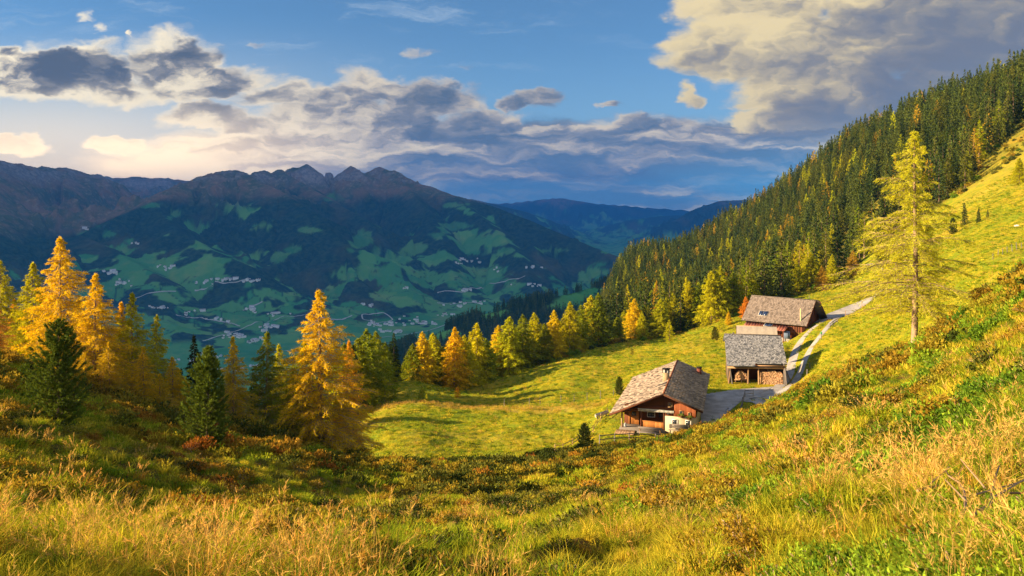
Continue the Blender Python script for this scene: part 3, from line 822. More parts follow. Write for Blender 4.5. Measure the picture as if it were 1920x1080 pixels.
LM = [M_LARCH, M_BARK]; SM = [M_NEEDLE, M_BARK]
TREES = {}
def variant(key, kind, H, Rr, t0, nb, ntw, ncard, card, seed, **kw):
    mats = [M_LARCH, M_BARKL] if kind == 'larch' else [M_NEEDLE, M_BARK]
    cm = conifer(key + '_crown', kind, H, Rr, t0, nb, ntw, ncard, card, seed, mats=mats, **kw)
    tm = trunk_mesh(key + '_trunk', H, kw.get('tr', .014) * H if False else .013 * H, mats[1], seed)
    TREES.setdefault(key.rsplit('_', 1)[0], []).append((H, tm, cm))
for i, (h_, r_, p_, t_) in enumerate([(15, 2.1, .85, .03), (17, 2.9, .75, .06), (14, 2.5, .65, .02), (18, 3.2, .9, .10), (16, 2.7, .8, .16)]): variant('far_spruce_%d' % i, 'spruce', h_, r_, t_, 62, 5, 4, (.80, .36), 100 + i, prof=p_, wood=False, gap=.12 * (i % 3))
for i in range(3): variant('far_larch_%d' % i, 'larch', 15, 2.9 + .3 * (i % 3), .08, 66, 6, 4, (.66, .24), 120 + i, prof=.72, wood=False)
for i in range(4): variant('mid_larch_%d' % i, 'larch', 14, 4.1 + .4 * (i % 3), .02, 170, 12, 7, (.50, .17), 140 + i, prof=.76, gap=.12)
for i in range(2): variant('mid_spruce_%d' % i, 'spruce', 14, 2.6, .03, 110, 9, 6, (.50, .17), 150 + i, prof=.8)
for i in range(4): variant('near_larch_%d' % i, 'larch', 13, 4.0 + .35 * (i % 3), .03, 250, 18, 16, (.215, .037), 160 + i, prof=.95, gap=.30, wood=2)
for i in range(1): variant('near_spruce_%d' % i, 'spruce', 12, 1.9, .02, 190, 13, 9, (.26, .06), 170 + i, prof=.8)
for i in range(2): variant('young_pine_%d' % i, 'pine', 5.2, 1.55, .02, 150, 13, 22, (.17, .034), 180 + i, prof=.62, wood=2)
for i in range(2): variant('young_larch_%d' % i, 'larch', 4, 1.25, .06, 60, 8, 8, (.22, .06), 190 + i, prof=.6, gap=.2)

GOLD = (.68, .49, .012, 1); YELG = (.43, .43, .012, 1); ORNG = (.68, .38, .014, 1); GREEN = (.23, .27, .014, 1)
DKG = (.042, .066, .018, 1); PINE = (.13, .18, .024, 1); MIDG = (.085, .11, .022, 1); OLIVE = (.16, .16, .02, 1)
def jit(c, a=.12):
    k = 1 + random.uniform(-a, a); return (c[0] * k * (1 + random.uniform(-a, a) * .6), c[1] * k, c[2] * k, 1)
NAMES = {'larch': 'larch_tree', 'spruce': 'spruce_tree', 'pine': 'stone_pine'}
CATS = {'larch': 'larch', 'spruce': 'spruce', 'pine': 'pine'}
def plant(key, x, y, H, colr, label, group, z=None, lean=0.0, wide=1.0):
    vs_ = TREES[key]; h0, tm, cm = vs_[random.randrange(len(vs_))]
    kind = key.split('_')[1]
    z = gz(x, y) if z is None else z
    root = thing(NAMES[kind], label, CATS[kind], (x, y, z - .05), random.uniform(0, 6.28), group)
    s = H / h0; root.scale = (s * wide, s * wide, s)
    root.rotation_euler = (random.gauss(0, .012) + lean, random.gauss(0, .012), root.rotation_euler[2])
    t_ = bpy.data.objects.new('trunk', tm); c_ = bpy.data.objects.new('crown', cm)
    for o in (t_, c_):
        COL.objects.link(o); o.parent = root
    c_.color = colr
    return root

def at(px, Y): return (px - 960) / F * Y, Y
def plant_px(key, px, Y, top, colr, label, group, wide=1.0):
    x, y = at(px, Y); z = gz(x, y)
    H = -(top - HY) / F * Y - z
    return plant(key, x, y, H, colr, label, group, z, wide=wide)

GL = 'larches and spruces on the edge of the left slope'
for key, px, Y, top, c, lab, w in [
    ('near_larch', 112, 60, 445, GOLD, 'tallest golden larch of the left-hand group, rising above its neighbours', 1.0),
    ('near_larch', 58, 62, 492, YELG, 'yellow-green larch directly left of the tallest golden larch', 1.0),
    ('near_larch', 178, 58, 513, GOLD, 'deep golden larch directly right of the tallest larch', 1.0),
    ('near_larch', 2, 63, 488, YELG, 'yellow-green larch cut by the left edge of the photo', .9),
    ('near_larch', -14, 56, 545, (.62,.34,.05,1), 'thin orange larch at the left edge above the grassy hump', .9),
    ('near_larch', 28, 66, 560, ORNG, 'orange-tinted larch in the back of the left-hand group', 1.0),
    ('near_larch', 246, 61, 548, YELG, 'slender yellow-green larch on the right flank of the left-hand group', .85),
    ('near_larch', 225, 64, 566, (.66,.42,.014,1), 'orange-gold larch half hidden behind the slender yellow-green larch', .8),
    ('near_larch', 146, 68, 560, GOLD, 'golden larch filling the gap behind the tallest one', 1.0),
    ('near_larch', 288, 64, 590, YELG, 'yellow-green larch at the right end of the left-hand group', .85),
    ('near_larch', 268, 58, 648, GOLD, 'short golden larch in front of the right end of the left-hand group', .95),
    ('near_larch', 88, 66, 575, YELG, 'yellow-green larch behind the left young pine, between the two tallest gold crowns', 1.1),
    ('near_larch', 335, 66, 690, YELG, 'low yellow-green larch squeezed in left of the black-green spruce', 1.1),
    ('near_larch', 300, 57, 700, (.56,.42,.014,1), 'lowest dull gold larch on the right foot of the left-hand group', 1.2),
    ('near_larch', 160, 55, 660, (.56,.42,.014,1), 'broad low gold larch right behind the left young pine', 1.2),
    ('near_larch', 205, 56, 640, (.56,.42,.014,1), 'low dull gold larch at the feet of the left-hand group', 1.0),
    ('near_larch', 322, 62, 668, GOLD, 'small golden larch left of the black-green spruce', 1.1),
    ('near_larch', 440, 60, 630, (.56,.43,.014,1), 'wispy dull gold larch right of the right-hand young pine', .8),
    ('near_larch', 432, 63, 700, GREEN, 'low dark larch under the wispy gold one', 1.2),
    ('near_larch', 497, 66, 622, GREEN, 'green larch between the wispy gold larch and the big golden larch', .95),
    ('near_larch', 524, 69, 645, YELG, 'small yellow-green larch close behind the green larch', .9),
    ('near_larch', 548, 62, 690, GREEN, 'low green larch on the left foot of the big golden larch', 1.1),
    ('near_larch', 600, 61, 543, GOLD, 'big golden larch standing alone beside the meadow, brightest crown of the foreground', 1.02),
    ('near_larch', 652, 70, 638, ORNG, 'orange-topped larch leaning on the right flank of the big golden larch', .72),
    ('near_larch', 570, 74, 640, GREEN, 'green larch hidden behind the big golden larch', 1.1),
    ('near_spruce', 362, 68, 628, (.020,.030,.014,1), 'black-green spruce left of the right-hand young pine', 1.0),
    ('near_spruce', 340, 72, 690, (.025,.038,.016,1), 'small dark spruce behind the black-green spruce', 1.0),
    ('near_spruce', 478, 70, 700, (.035,.05,.018,1), 'low dark spruce below the green larch', 1.2)]:
    plant_px(key, px, Y, top, c, lab, GL, w * 1.18 if key == 'near_larch' else w)
for px, py, top, c, lab in [(108, 800, 598, PINE, 'dark green young stone pine on the grassy hump at the left'), (387, 840, 650, PINE, 'dark green conical stone pine on the heath right of the golden larches')]:
    x, y = unpx(px, py, 10, 70); plant_px('young_pine', px, y, top, c, lab, 'young stone pines of the foreground', .9)
x, y = unpx(1096, 838, 60, 120); plant_px('young_pine', 1096, 87, 793, (.06, .085, .02, 1), 'small dark pine in front of the meadow fence, left of the chalet', None)

GT = 'larches and spruces lining the far side of the meadow'
tl = [(672,640,'G'),(688,624,'G'),(705,628,'G'),(738,630,'S'),(722,648,'G'),(760,668,'S'),(790,628,'O'),(775,650,'G'),(812,630,'Y'),(830,655,'G'),(851,620,'R'),(872,634,'Y'),(893,612,'Y'),(912,640,'G'),(936,616,'O'),(955,600,'Y'),(980,596,'G'),(1002,592,'Y'),(1020,612,'G'),(1040,588,'O'),(1052,606,'Y'),(1068,572,'Y'),(1090,578,'G'),(1108,560,'Y'),(1122,556,'G'),(1142,590,'S'),(1160,600,'G'),(1190,566,'O'),(1204,590,'Y'),(1222,612,'Y'),(1240,566,'Y'),(1262,556,'Y'),(1276,590,'G'),(1292,534,'Y'),(1312,540,'G'),(1334,514,'Y'),(1352,506,'Y'),(1372,516,'G'),(1392,540,'S'),(1412,520,'Y'),(1438,512,'Y'),(1462,506,'G'),(1495,500,'Y'),(1520,478,'Y'),(1478,520,'S')]
TC = {'G': GREEN, 'Y': YELG, 'O': (.60, .46, .014, 1), 'R': (.60, .45, .014, 1), 'S': DKG}
for px, top, k in tl:
    Y = float(forest_edge(px)) + random.uniform(1, 9)
    nm = {'G': 'green', 'Y': 'yellow-green', 'O': 'golden', 'R': 'orange-gold', 'S': 'dark green'}[k]
    where = 'left of the gap to the village' if px < 740 else 'behind the middle of the meadow' if px < 1000 else 'where the meadow rises towards the chalet' if px < 1180 else 'above the chalet roof' if px < 1340 else 'behind the upper barn'
    plant_px('mid_spruce' if k == 'S' else 'mid_larch', px, Y, top - 5, jit(TC[k]), '%s %s %s, in the first row of trees' % (nm, 'spruce' if k == 'S' else 'larch', where), GT + ', ' + where + ', ' + nm, 1.18)
prof_x = [600, 640, 760, 850, 950, 1050, 1130, 1250, 1330, 1400, 1520]; prof_y = [640, 640, 662, 640, 628, 612, 590, 565, 540, 530, 515]
for i in range(235):
    px = random.uniform(645, 1520); Y = float(forest_edge(px)) + random.uniform(6, 42)
    x, y = at(px, Y); z = gz(x, y)
    H = min(random.uniform(11, 17), -(float(np.interp(px, prof_x, prof_y)) + random.uniform(0, 22) - HY) / F * Y - z)
    if H < 3: continue
    k = random.choice('GGYYSSGS'); nm = {'G': 'green', 'Y': 'yellow-green', 'S': 'dark green'}[k]
    where = 'below the chalet roofline' if px > 1100 else 'behind the meadow'
    plant('mid_spruce' if k == 'S' else 'mid_larch', x, y, H, jit(TC[k]), '%s %s in the second rank of trees %s' % (nm, 'spruce' if k == 'S' else 'larch', where), 'second rank, ' + nm + ', ' + where, z, wide=1.2)
# small single trees
for key, px, py, top, c, lab in [
    ('young_larch', 703, 745, 702, GOLD, 'small bright golden larch on the far rim of the meadow'),
    ('young_larch', 722, 748, 706, YELG, 'small yellow-green larch beside the small golden one on the meadow rim'),
    ('young_larch', 738, 745, 722, GREEN, 'bushy little green larch on the meadow rim'),
    ('young_pine', 650, 755, 729, DKG, 'tiny dark pine at the left end of the meadow'),
    ('young_larch', 791, 754, 724, GREEN, 'slim green sapling beside the meadow path'),
    ('young_larch', 800, 757, 738, YELG, 'pale little sapling beside the slim green one at the meadow path'),
    ('young_larch', 858, 745, 724, ORNG, 'orange sapling near the dark tree line'),
    ('young_pine', 1161, 748, 706, (.10, .13, .02, 1), 'small green conifer on the bank left of the chalet roof'),
    ('mid_larch', 1366, 610, 584, (.60,.44,.014,1), 'low orange larch left of the upper barn'),
    ('mid_larch', 1398, 598, 556, (.62, .28, .03, 1), 'orange larch touching the left end of the upper barn roof'),
    ('mid_larch', 1435, 562, 526, (.52, .075, .02, 1), 'small red autumn tree above the upper barn'),
    ('young_larch', 1352, 618, 596, YELG, 'yellow bush-like larch left of the low orange larch'),
    ('young_pine', 1340, 634, 612, OLIVE, 'round dark bush-like pine on the rim above the chalet'),
    ('young_larch', 1255, 640, 600, YELG, 'small yellow-green larch above the chalet ridge'),
    ('young_larch', 1185, 668, 652, OLIVE, 'small olive bush-like larch at the meadow corner'),
    ('mid_spruce', 1808, 425, 380, DKG, 'dark spruce at the lower corner of the grassy slope'),
    ('mid_spruce', 1835, 418, 388, DKG, 'short dark spruce beside the corner of the grassy slope'),
    ('mid_spruce', 1852, 408, 392, MIDG, 'very small spruce on the orange slope'),
    ('young_pine', 1788, 440, 408, DKG, 'low dark pine in front of the corner of the grassy slope'),
    ('mid_larch', 1912, 345, 296, YELG, 'yellow-green larch at the right edge on the orange slope'),
    ('mid_larch', 1655, 500, 455, OLIVE, 'olive larch left of the tall lone larch'),
    ('mid_larch', 1600, 520, 470, (.40, .27, .03, 1), 'brownish larch at the foot of the clearing'),
    ('mid_larch', 1560, 535, 478, YELG, 'yellow-green larch at the meadow corner above the track'),
    ('mid_larch', 1540, 545, 498, (.42, .28, .03, 1), 'brownish-gold larch above the track'),
    ('mid_spruce', 1575, 530, 512, DKG, 'small dark spruce above the track')]:
    lo = 55 if py > 760 else 105
    x, y = unpx(px, py, lo)
    if y > 700: y = float(forest_edge(px)) + 2
    plant_px(key, px, y, top, c, lab, None, 1.25 if ('bush' in lab or 'orange' in lab) else 1.05)

# hero larch on the right
def hero():
    x, y = at(1715, 60); z = gz(x, y)
    H = -(243 - HY) / F * 60 - z
    root = thing('larch_tree', 'tall lone yellow-green larch with bare lower trunk on the right-hand slope', 'larch', (x, y, z - .1), .6)
    tm = trunk_mesh('lone_larch_trunk', H, .23, M_BARKL, 9, 12, .008)
    cm = conifer('lone_larch_crown', 'larch', H, 6.0, .17, 185, 27, 16, (.22, .036), 777, prof=.92, mats=[M_LARCH, M_BARKL], wood=2, gap=.42)
    t_ = obj('trunk', tm, root); c_ = obj('crown', cm, root); c_.color = (.52, .52, .03, 1)
hero()

# the forest on the right-hand slope
def forest():
    crest_px = [1100, 1150, 1250, 1360, 1480, 1600, 1715, 1820, 1920, 2250]; crest_Y = [740, 720, 715, 705, 660, 605, 505, 462, 412, 420]
    sp = 4.7; pts = []
    X, Yg = np.meshgrid(np.arange(20, 480, sp), np.arange(200, 745, sp))
    r = np.random.default_rng(5)
    X = (X + r.uniform(-.46, .46, X.shape) * sp).ravel(); Yg = (Yg + r.uniform(-.46, .46, Yg.shape) * sp).ravel()
    px = 960 + F * X / Yg
    e = forest_edge(px) + 8 * vnoise(X * .06, Yg * .06, 71)
    ok = (px > 1075) & (px < 2020) & (Yg > e + 3) & (Yg < np.interp(px, crest_px, crest_Y) + 12)
    ok &= ~((px < 1200) & (Yg < 260))
    clr = np.hypot((px - 1640) / 62, (np.log(Yg) - math.log(318)) / .11) + .3 * vnoise(X * .07, Yg * .07, 72)
    clr2 = np.hypot((px - 1935) / 115, (np.log(Yg) - math.log(258)) / .16) + .25 * vnoise(X * .07, Yg * .07, 73)
    clr3 = np.hypot((px - 1560) / 40, (np.log(Yg) - math.log(278)) / .07)
    ok &= (clr > 1) & (clr2 > 1) & (clr3 > 1)
    X = X[ok]; Yg = Yg[ok]; px = px[ok]
    Z = ground(X, Yg)
    edge = np.minimum((Yg - forest_edge(px)) / 70, 1)
    nz_ = vnoise(X * .025, Yg * .025, 74)
    plarch = np.clip(.55 - .45 * edge + .28 * nz_ - .10 * (px > 1650), .06, .8)
    is_l = r.uniform(size=len(X)) < plarch
    big = (1.14 - .62 * r.uniform(0, 1, len(X)) ** 1.7) * (15.5 + 1.5 * vnoise(X * .03, Yg * .03, 75))
    order = np.argsort(-big / Yg)
    cnt = {True: 0, False: 0}; have = {k: sum(1 for o in bpy.data.objects if o.name.split('.')[0] == k) for k in ('larch_tree', 'spruce_tree')}
    lim = {True: 296 - have['larch_tree'], False: 296 - have['spruce_tree']}
    rest = {True: [], False: []}
    for i in order:
        k = bool(is_l[i]); 
        if cnt[k] < lim[k] and -20 < px[i] < 1960:
            cnt[k] += 1
            zone = 'lower edge of the forested slope' if edge[i] < .35 else 'middle of the forested slope' if edge[i] < .95 or Yg[i] < 380 else 'upper part of the forested slope'
            side_ = 'right of the lone larch' if px[i] > 1715 else 'above the upper barn' if px[i] > 1450 else 'left of the upper barn'
            if k:
                c = random.choice([YELG, GREEN, OLIVE, (.40, .27, .022, 1), (.20, .19, .02, 1), GREEN])
                lab = 'yellow-green larch among dark spruces, ' + zone + ', ' + side_
            else:
                c = random.choice([DKG, MIDG, (.055, .078, .018, 1), (.10, .115, .02, 1)])
                lab = 'dark green spruce, ' + zone + ', ' + side_
            plant('far_larch' if k else 'far_spruce', float(X[i]), float(Yg[i]), float(big[i]) * (.92 if k else 1), jit(c, .18), lab, lab, float(Z[i]), wide=random.uniform(.85, 1.25))
        else: rest[k].append(i)
    for k, nm in ((True, 'larch_wood'), (False, 'spruce_forest')):
        ii = np.array(rest[k])
        print(nm, len(ii), cnt)
        pts = np.stack([X[ii], Yg[ii], Z[ii] - .1], 1)
        protos = []
        for j, (h0, tm, cm) in enumerate(TREES['far_larch' if k else 'far_spruce']):
            for c in ([YELG, OLIVE, (.38, .25, .022, 1)] if k else [DKG, MIDG, (.10, .115, .02, 1)]):
                protos.append((cm, jit(c, .15)))
        scatter(nm, pts, big[ii] / (15.0 if k else 16.0), protos, r)

def scatter(name, pts, scl, protos, r, tilt=.03, up=None):
    """one object of instances: points carry scale, rotation and kind"""
    n = len(pts)
    me = bpy.data.meshes.new(name + '_points'); me.vertices.add(n)
    me.vertices.foreach_set('co', np.asarray(pts, np.float32).ravel())
    a = me.attributes.new('scl', 'FLOAT', 'POINT'); a.data.foreach_set('value', np.asarray(scl, np.float32))
    rot = np.stack([r.normal(0, tilt, n), r.normal(0, tilt, n), r.uniform(0, 6.283, n)], 1).astype(np.float32)
    a = me.attributes.new('rot', 'FLOAT_VECTOR', 'POINT'); a.data.foreach_set('vector', rot.ravel())
    pick = up if up is not None else r.integers(0, len(protos), n)
    a = me.attributes.new('kindidx', 'INT', 'POINT'); a.data.foreach_set('value', np.asarray(pick, np.int32))
    coll = bpy.data.collections.new(name + '_kinds')
    for j, (pm, c) in enumerate(protos):
        if c is not None:
            pm = pm.copy(); pm.materials[0] = leaf_mat(name + '_needles', .18 if 'spruce' in name else .38, fixed=c, spread=.28)
        o = bpy.data.objects.new('%s_kind_%03d' % (name, j), pm); coll.objects.link(o)
    ng = bpy.data.node_groups.new(name + '_scatter', 'GeometryNodeTree')
    ng.interface.new_socket('Geometry', in_out='INPUT', socket_type='NodeSocketGeometry')
    ng.interface.new_socket('Geometry', in_out='OUTPUT', socket_type='NodeSocketGeometry')
    N = ng.nodes; L = ng.links
    gi = N.new('NodeGroupInput'); go = N.new('NodeGroupOutput')
    mp = N.new('GeometryNodeMeshToPoints'); ip = N.new('GeometryNodeInstanceOnPoints')
    ci = N.new('GeometryNodeCollectionInfo'); ci.inputs['Collection'].default_value = coll
    ci.inputs['Separate Children'].default_value = True; ci.inputs['Reset Children'].default_value = True
    def named(nm, typ):
        q = N.new('GeometryNodeInputNamedAttribute'); q.data_type = typ; q.inputs['Name'].default_value = nm
        return q.outputs['Attribute']
    L.new(gi.outputs[0], mp.inputs[0]); L.new(mp.outputs[0], ip.inputs['Points']); L.new(ci.outputs[0], ip.inputs['Instance'])
    ip.inputs['Pick Instance'].default_value = True
    L.new(named('kindidx', 'INT'), ip.inputs['Instance Index']); L.new(named('rot', 'FLOAT_VECTOR'), ip.inputs['Rotation'])
    L.new(named('scl', 'FLOAT'), ip.inputs['Scale']); L.new(ip.outputs[0], go.inputs[0])
    o = obj(name, me, kind='stuff')
    md = o.modifiers.new('scatter', 'NODES'); md.node_group = ng
    return o
forest()

# the wood on the spur further down the valley
def spur():
    r = np.random.default_rng(9)
    cm = conifer('distant_spruce', 'spruce', 24, 4.6, .02, 26, 3, 3, (2.6, 1.5), 333, prof=.8, mats=SM, wood=False)
    X, Yg = np.meshgrid(np.arange(-450, 900, 8.0), np.arange(1250, 2420, 8.0))
    X = (X + r.uniform(-4, 4, X.shape)).ravel(); Yg = (Yg + r.uniform(-4, 4, Yg.shape)).ravel()
    px = 960 + F * X / Yg; ok = (px > 640) & (px < 1420); X = X[ok]; Yg = Yg[ok]; px = px[ok]
    Z = far_z(X, Yg); py = HY - Z / Yg * F
    crest = np.interp(px, [690, 760, 830, 900, 960, 1010, 1075, 1135, 1200, 1300], [700, 655, 624, 592, 575, 562, 549, 532, 510, 470])
    ok = (py > crest - 15) & (py < crest + 75)
    pm = np.zeros_like(Z)
    for cx, cy, rx, ry in [(1085, 560, 48, 11), (1060, 574, 40, 9), (1115, 546, 30, 7), (922, 592, 24, 8), (945, 585, 16, 6), (835, 628, 34, 10), (800, 642, 22, 9)]:
        q = np.hypot((px - cx + (py - cy) * 1.3) / rx, (py - cy) / ry); pm = np.maximum(pm, (q + .35 * vnoise(X / 40, Yg / 40, 320) < 1.02))
    ok &= pm < .5
    pts = np.stack([X, Yg, Z - .5], 1)[ok]; print('spur', len(pts))
    scatter('spruce_wood', pts, r.uniform(.55, 1.0, len(pts)), [(cm, (.03, .05, .02, 1)), (cm, (.05, .07, .022, 1)), (cm, (.10, .10, .03, 1))], r)
spur()
# ------------------------------------------------------------------ grass, heath and herbs
def blades(n, h, rad, w, lean, seed, segs=2, curl=.5, hv=.35):
    r = np.random.default_rng(seed)
    a = r.uniform(0, 6.283, n); q = np.sqrt(r.uniform(0, 1, n)) * rad
    b = np.stack([np.cos(a) * q, np.sin(a) * q, np.full(n, -.03)], 1)
    H = h * r.uniform(1 - hv, 1 + hv * .6, n)
    la = a + r.normal(0, .9, n); ll = H * lean * r.uniform(.2, 1.3, n)
    d_ = np.stack([np.cos(la), np.sin(la), np.zeros(n)], 1)
    mid = b + d_ * (ll * .35)[:, None] + np.stack([np.zeros(n), np.zeros(n), H * .62], 1)
    tip = b + d_ * (ll * (1 + curl))[:, None] + np.stack([np.zeros(n), np.zeros(n), H * (1 - .25 * curl * lean)], 1)
    sa = r.uniform(0, 6.283, n); s = np.stack([np.cos(sa), np.sin(sa), np.zeros(n)], 1) * (w * .5)
    T = np.concatenate([np.stack([b - s, b + s, mid + s * .8], 1), np.stack([b - s, mid + s * .8, mid - s * .8], 1), np.stack([mid - s * .8, mid + s * .8, tip], 1)])
    v = r.uniform(0, 1, n)
    return T.reshape(-1, 3), np.tile(v, 3), tip, mid
def tuft(name, mat, n, h, rad, w, lean, seed, **kw):
    V, v, tip, mid = blades(n, h, rad, w, lean, seed, **kw)
    return soup(name, [(V, v, 0)], [mat])
def hay(name, mat, mat2, n, h, rad, w, lean, seed, heads=12):
    V, v, tip, mid = blades(n, h * .55, rad, w * 1.3, lean * 1.3, seed)
    V2, v2, tip2, mid2 = blades(heads, h, rad * .8, w * .7, lean * .55, seed + 1, curl=.3, hv=.25)
    r = np.random.default_rng(seed + 2); k = 11
    t = np.repeat(tip2, k, 0); m_ = np.repeat(mid2, k, 0); q = r.uniform(.35, 1.0, (len(t), 1))
    b = m_ + (t - m_) * q; dd = (t - m_); dd /= np.linalg.norm(dd, axis=1)[:, None]
    dd = dd + r.normal(0, .55, dd.shape); L = .05 * h / .7
    V3 = tris_from(b, b + dd * L, np.full(len(b), w * 1.1), seed + 3)
    return soup(name, [(V, v, 0), (V2, v2, 1), (V3, r.uniform(.4, 1, len(b)), 1)], [mat, mat2])
def herb(name, mat, n, h, rad, leaf, seed, twig=None, flat=.35):
    """low shrub or herb: many small leaves through a dome"""
    r = np.random.default_rng(seed)
    d_ = r.normal(size=(n, 3)); d_[:, 2] = np.abs(d_[:, 2]); d_ /= np.linalg.norm(d_, axis=1)[:, None]
    q = r.uniform(.35, 1, n) ** .6
    lump = 1 + .25 * np.sin(d_[:, 0] * 7 + seed) * np.cos(d_[:, 1] * 6)
    p = d_ * (q * lump)[:, None] * [rad, rad, h]
    dd = d_ * .6 + r.normal(0, .6, (n, 3)); dd[:, 2] += flat; dd /= np.linalg.norm(dd, axis=1)[:, None]
    parts = [(tris_from(p, p + dd * leaf[0], np.full(n, leaf[1]), seed + 1), r.uniform(0, 1, n), 0)]
    if twig:
        k = 26; e = d_[:k] * [rad, rad, h] * .95
        parts.append((strips(np.zeros((k, 3)), e, np.full(k, .006), np.full(k, .003)), np.full(k * 6, .5), 1))
    return soup(name, parts, [mat] + ([twig] if twig else []))

MG = leaf_mat('fresh_grass', .45, fixed=(.16, .25, .015), other=(.31, .35, .02), spread=.25)
MY = leaf_mat('yellowing_grass', .45, fixed=(.36, .37, .022), other=(.48, .39, .035), spread=.25)
MH = leaf_mat('dry_hay', .40, fixed=(.50, .34, .06), other=(.54, .27, .04), spread=.2)
MHS = leaf_mat('hay_seed_heads', .40, fixed=(.56, .38, .10), other=(.46, .27, .08), spread=.2)
MR = leaf_mat('red_bilberry_leaves', .35, fixed=(.30, .11, .02), other=(.36, .21, .025), spread=.3)
MD = leaf_mat('dark_heath_leaves', .25, fixed=(.055, .075, .015), other=(.12, .12, .02), spread=.3)
MO = leaf_mat('ochre_heath_leaves', .35, fixed=(.34, .22, .025), other=(.22, .20, .02), spread=.3)
MB = leaf_mat('broad_green_leaves', .40, fixed=(.10, .20, .018), other=(.20, .28, .02), spread=.25)
MTW = plain_mat('dead_twig', (.30, .2, .13))

def sample(n, y0, y1, seed, px0=-220, px1=2140, power=1.0):
    r = np.random.default_rng(seed)
    u = r.uniform(0, 1, n)
    if power == 0: Y = np.exp(math.log(y0) + u * math.log(y1 / y0))
    else: Y = (y0 ** power + u * (y1 ** power - y0 ** power)) ** (1 / power)
    px = r.uniform(px0, px1, n); X = (px - 960) / F * Y
    return X, Y, px, r
def clear_of_buildings(X, Y):
    ok = np.ones(X.shape, bool)
    for cx, cy, rx, ry, rot in [(20.6, 111, 6.4, 12.5, -16), (40.1, 132, 5.6, 5.0, 0), (57, 172, 9, 6, 41)]:
        c, s = math.cos(R(rot)), math.sin(R(rot)); lx = (X - cx) * c + (Y - cy) * s; ly = -(X - cx) * s + (Y - cy) * c
        ok &= ~((np.abs(lx) < rx) & (np.abs(ly) < ry))
    jr = np.random.default_rng(8).uniform(0, 1, X.shape); ok &= (seg_dist(X, Y, TLw) > .62 + .75 * jr) & (seg_dist(X, Y, TRw) > .5 + .6 * jr) & (seg_dist(X, Y, TLw[7:]) > 3.1)
    ok &= seg_dist(X, Y, YDw) > 3.4
    return ok

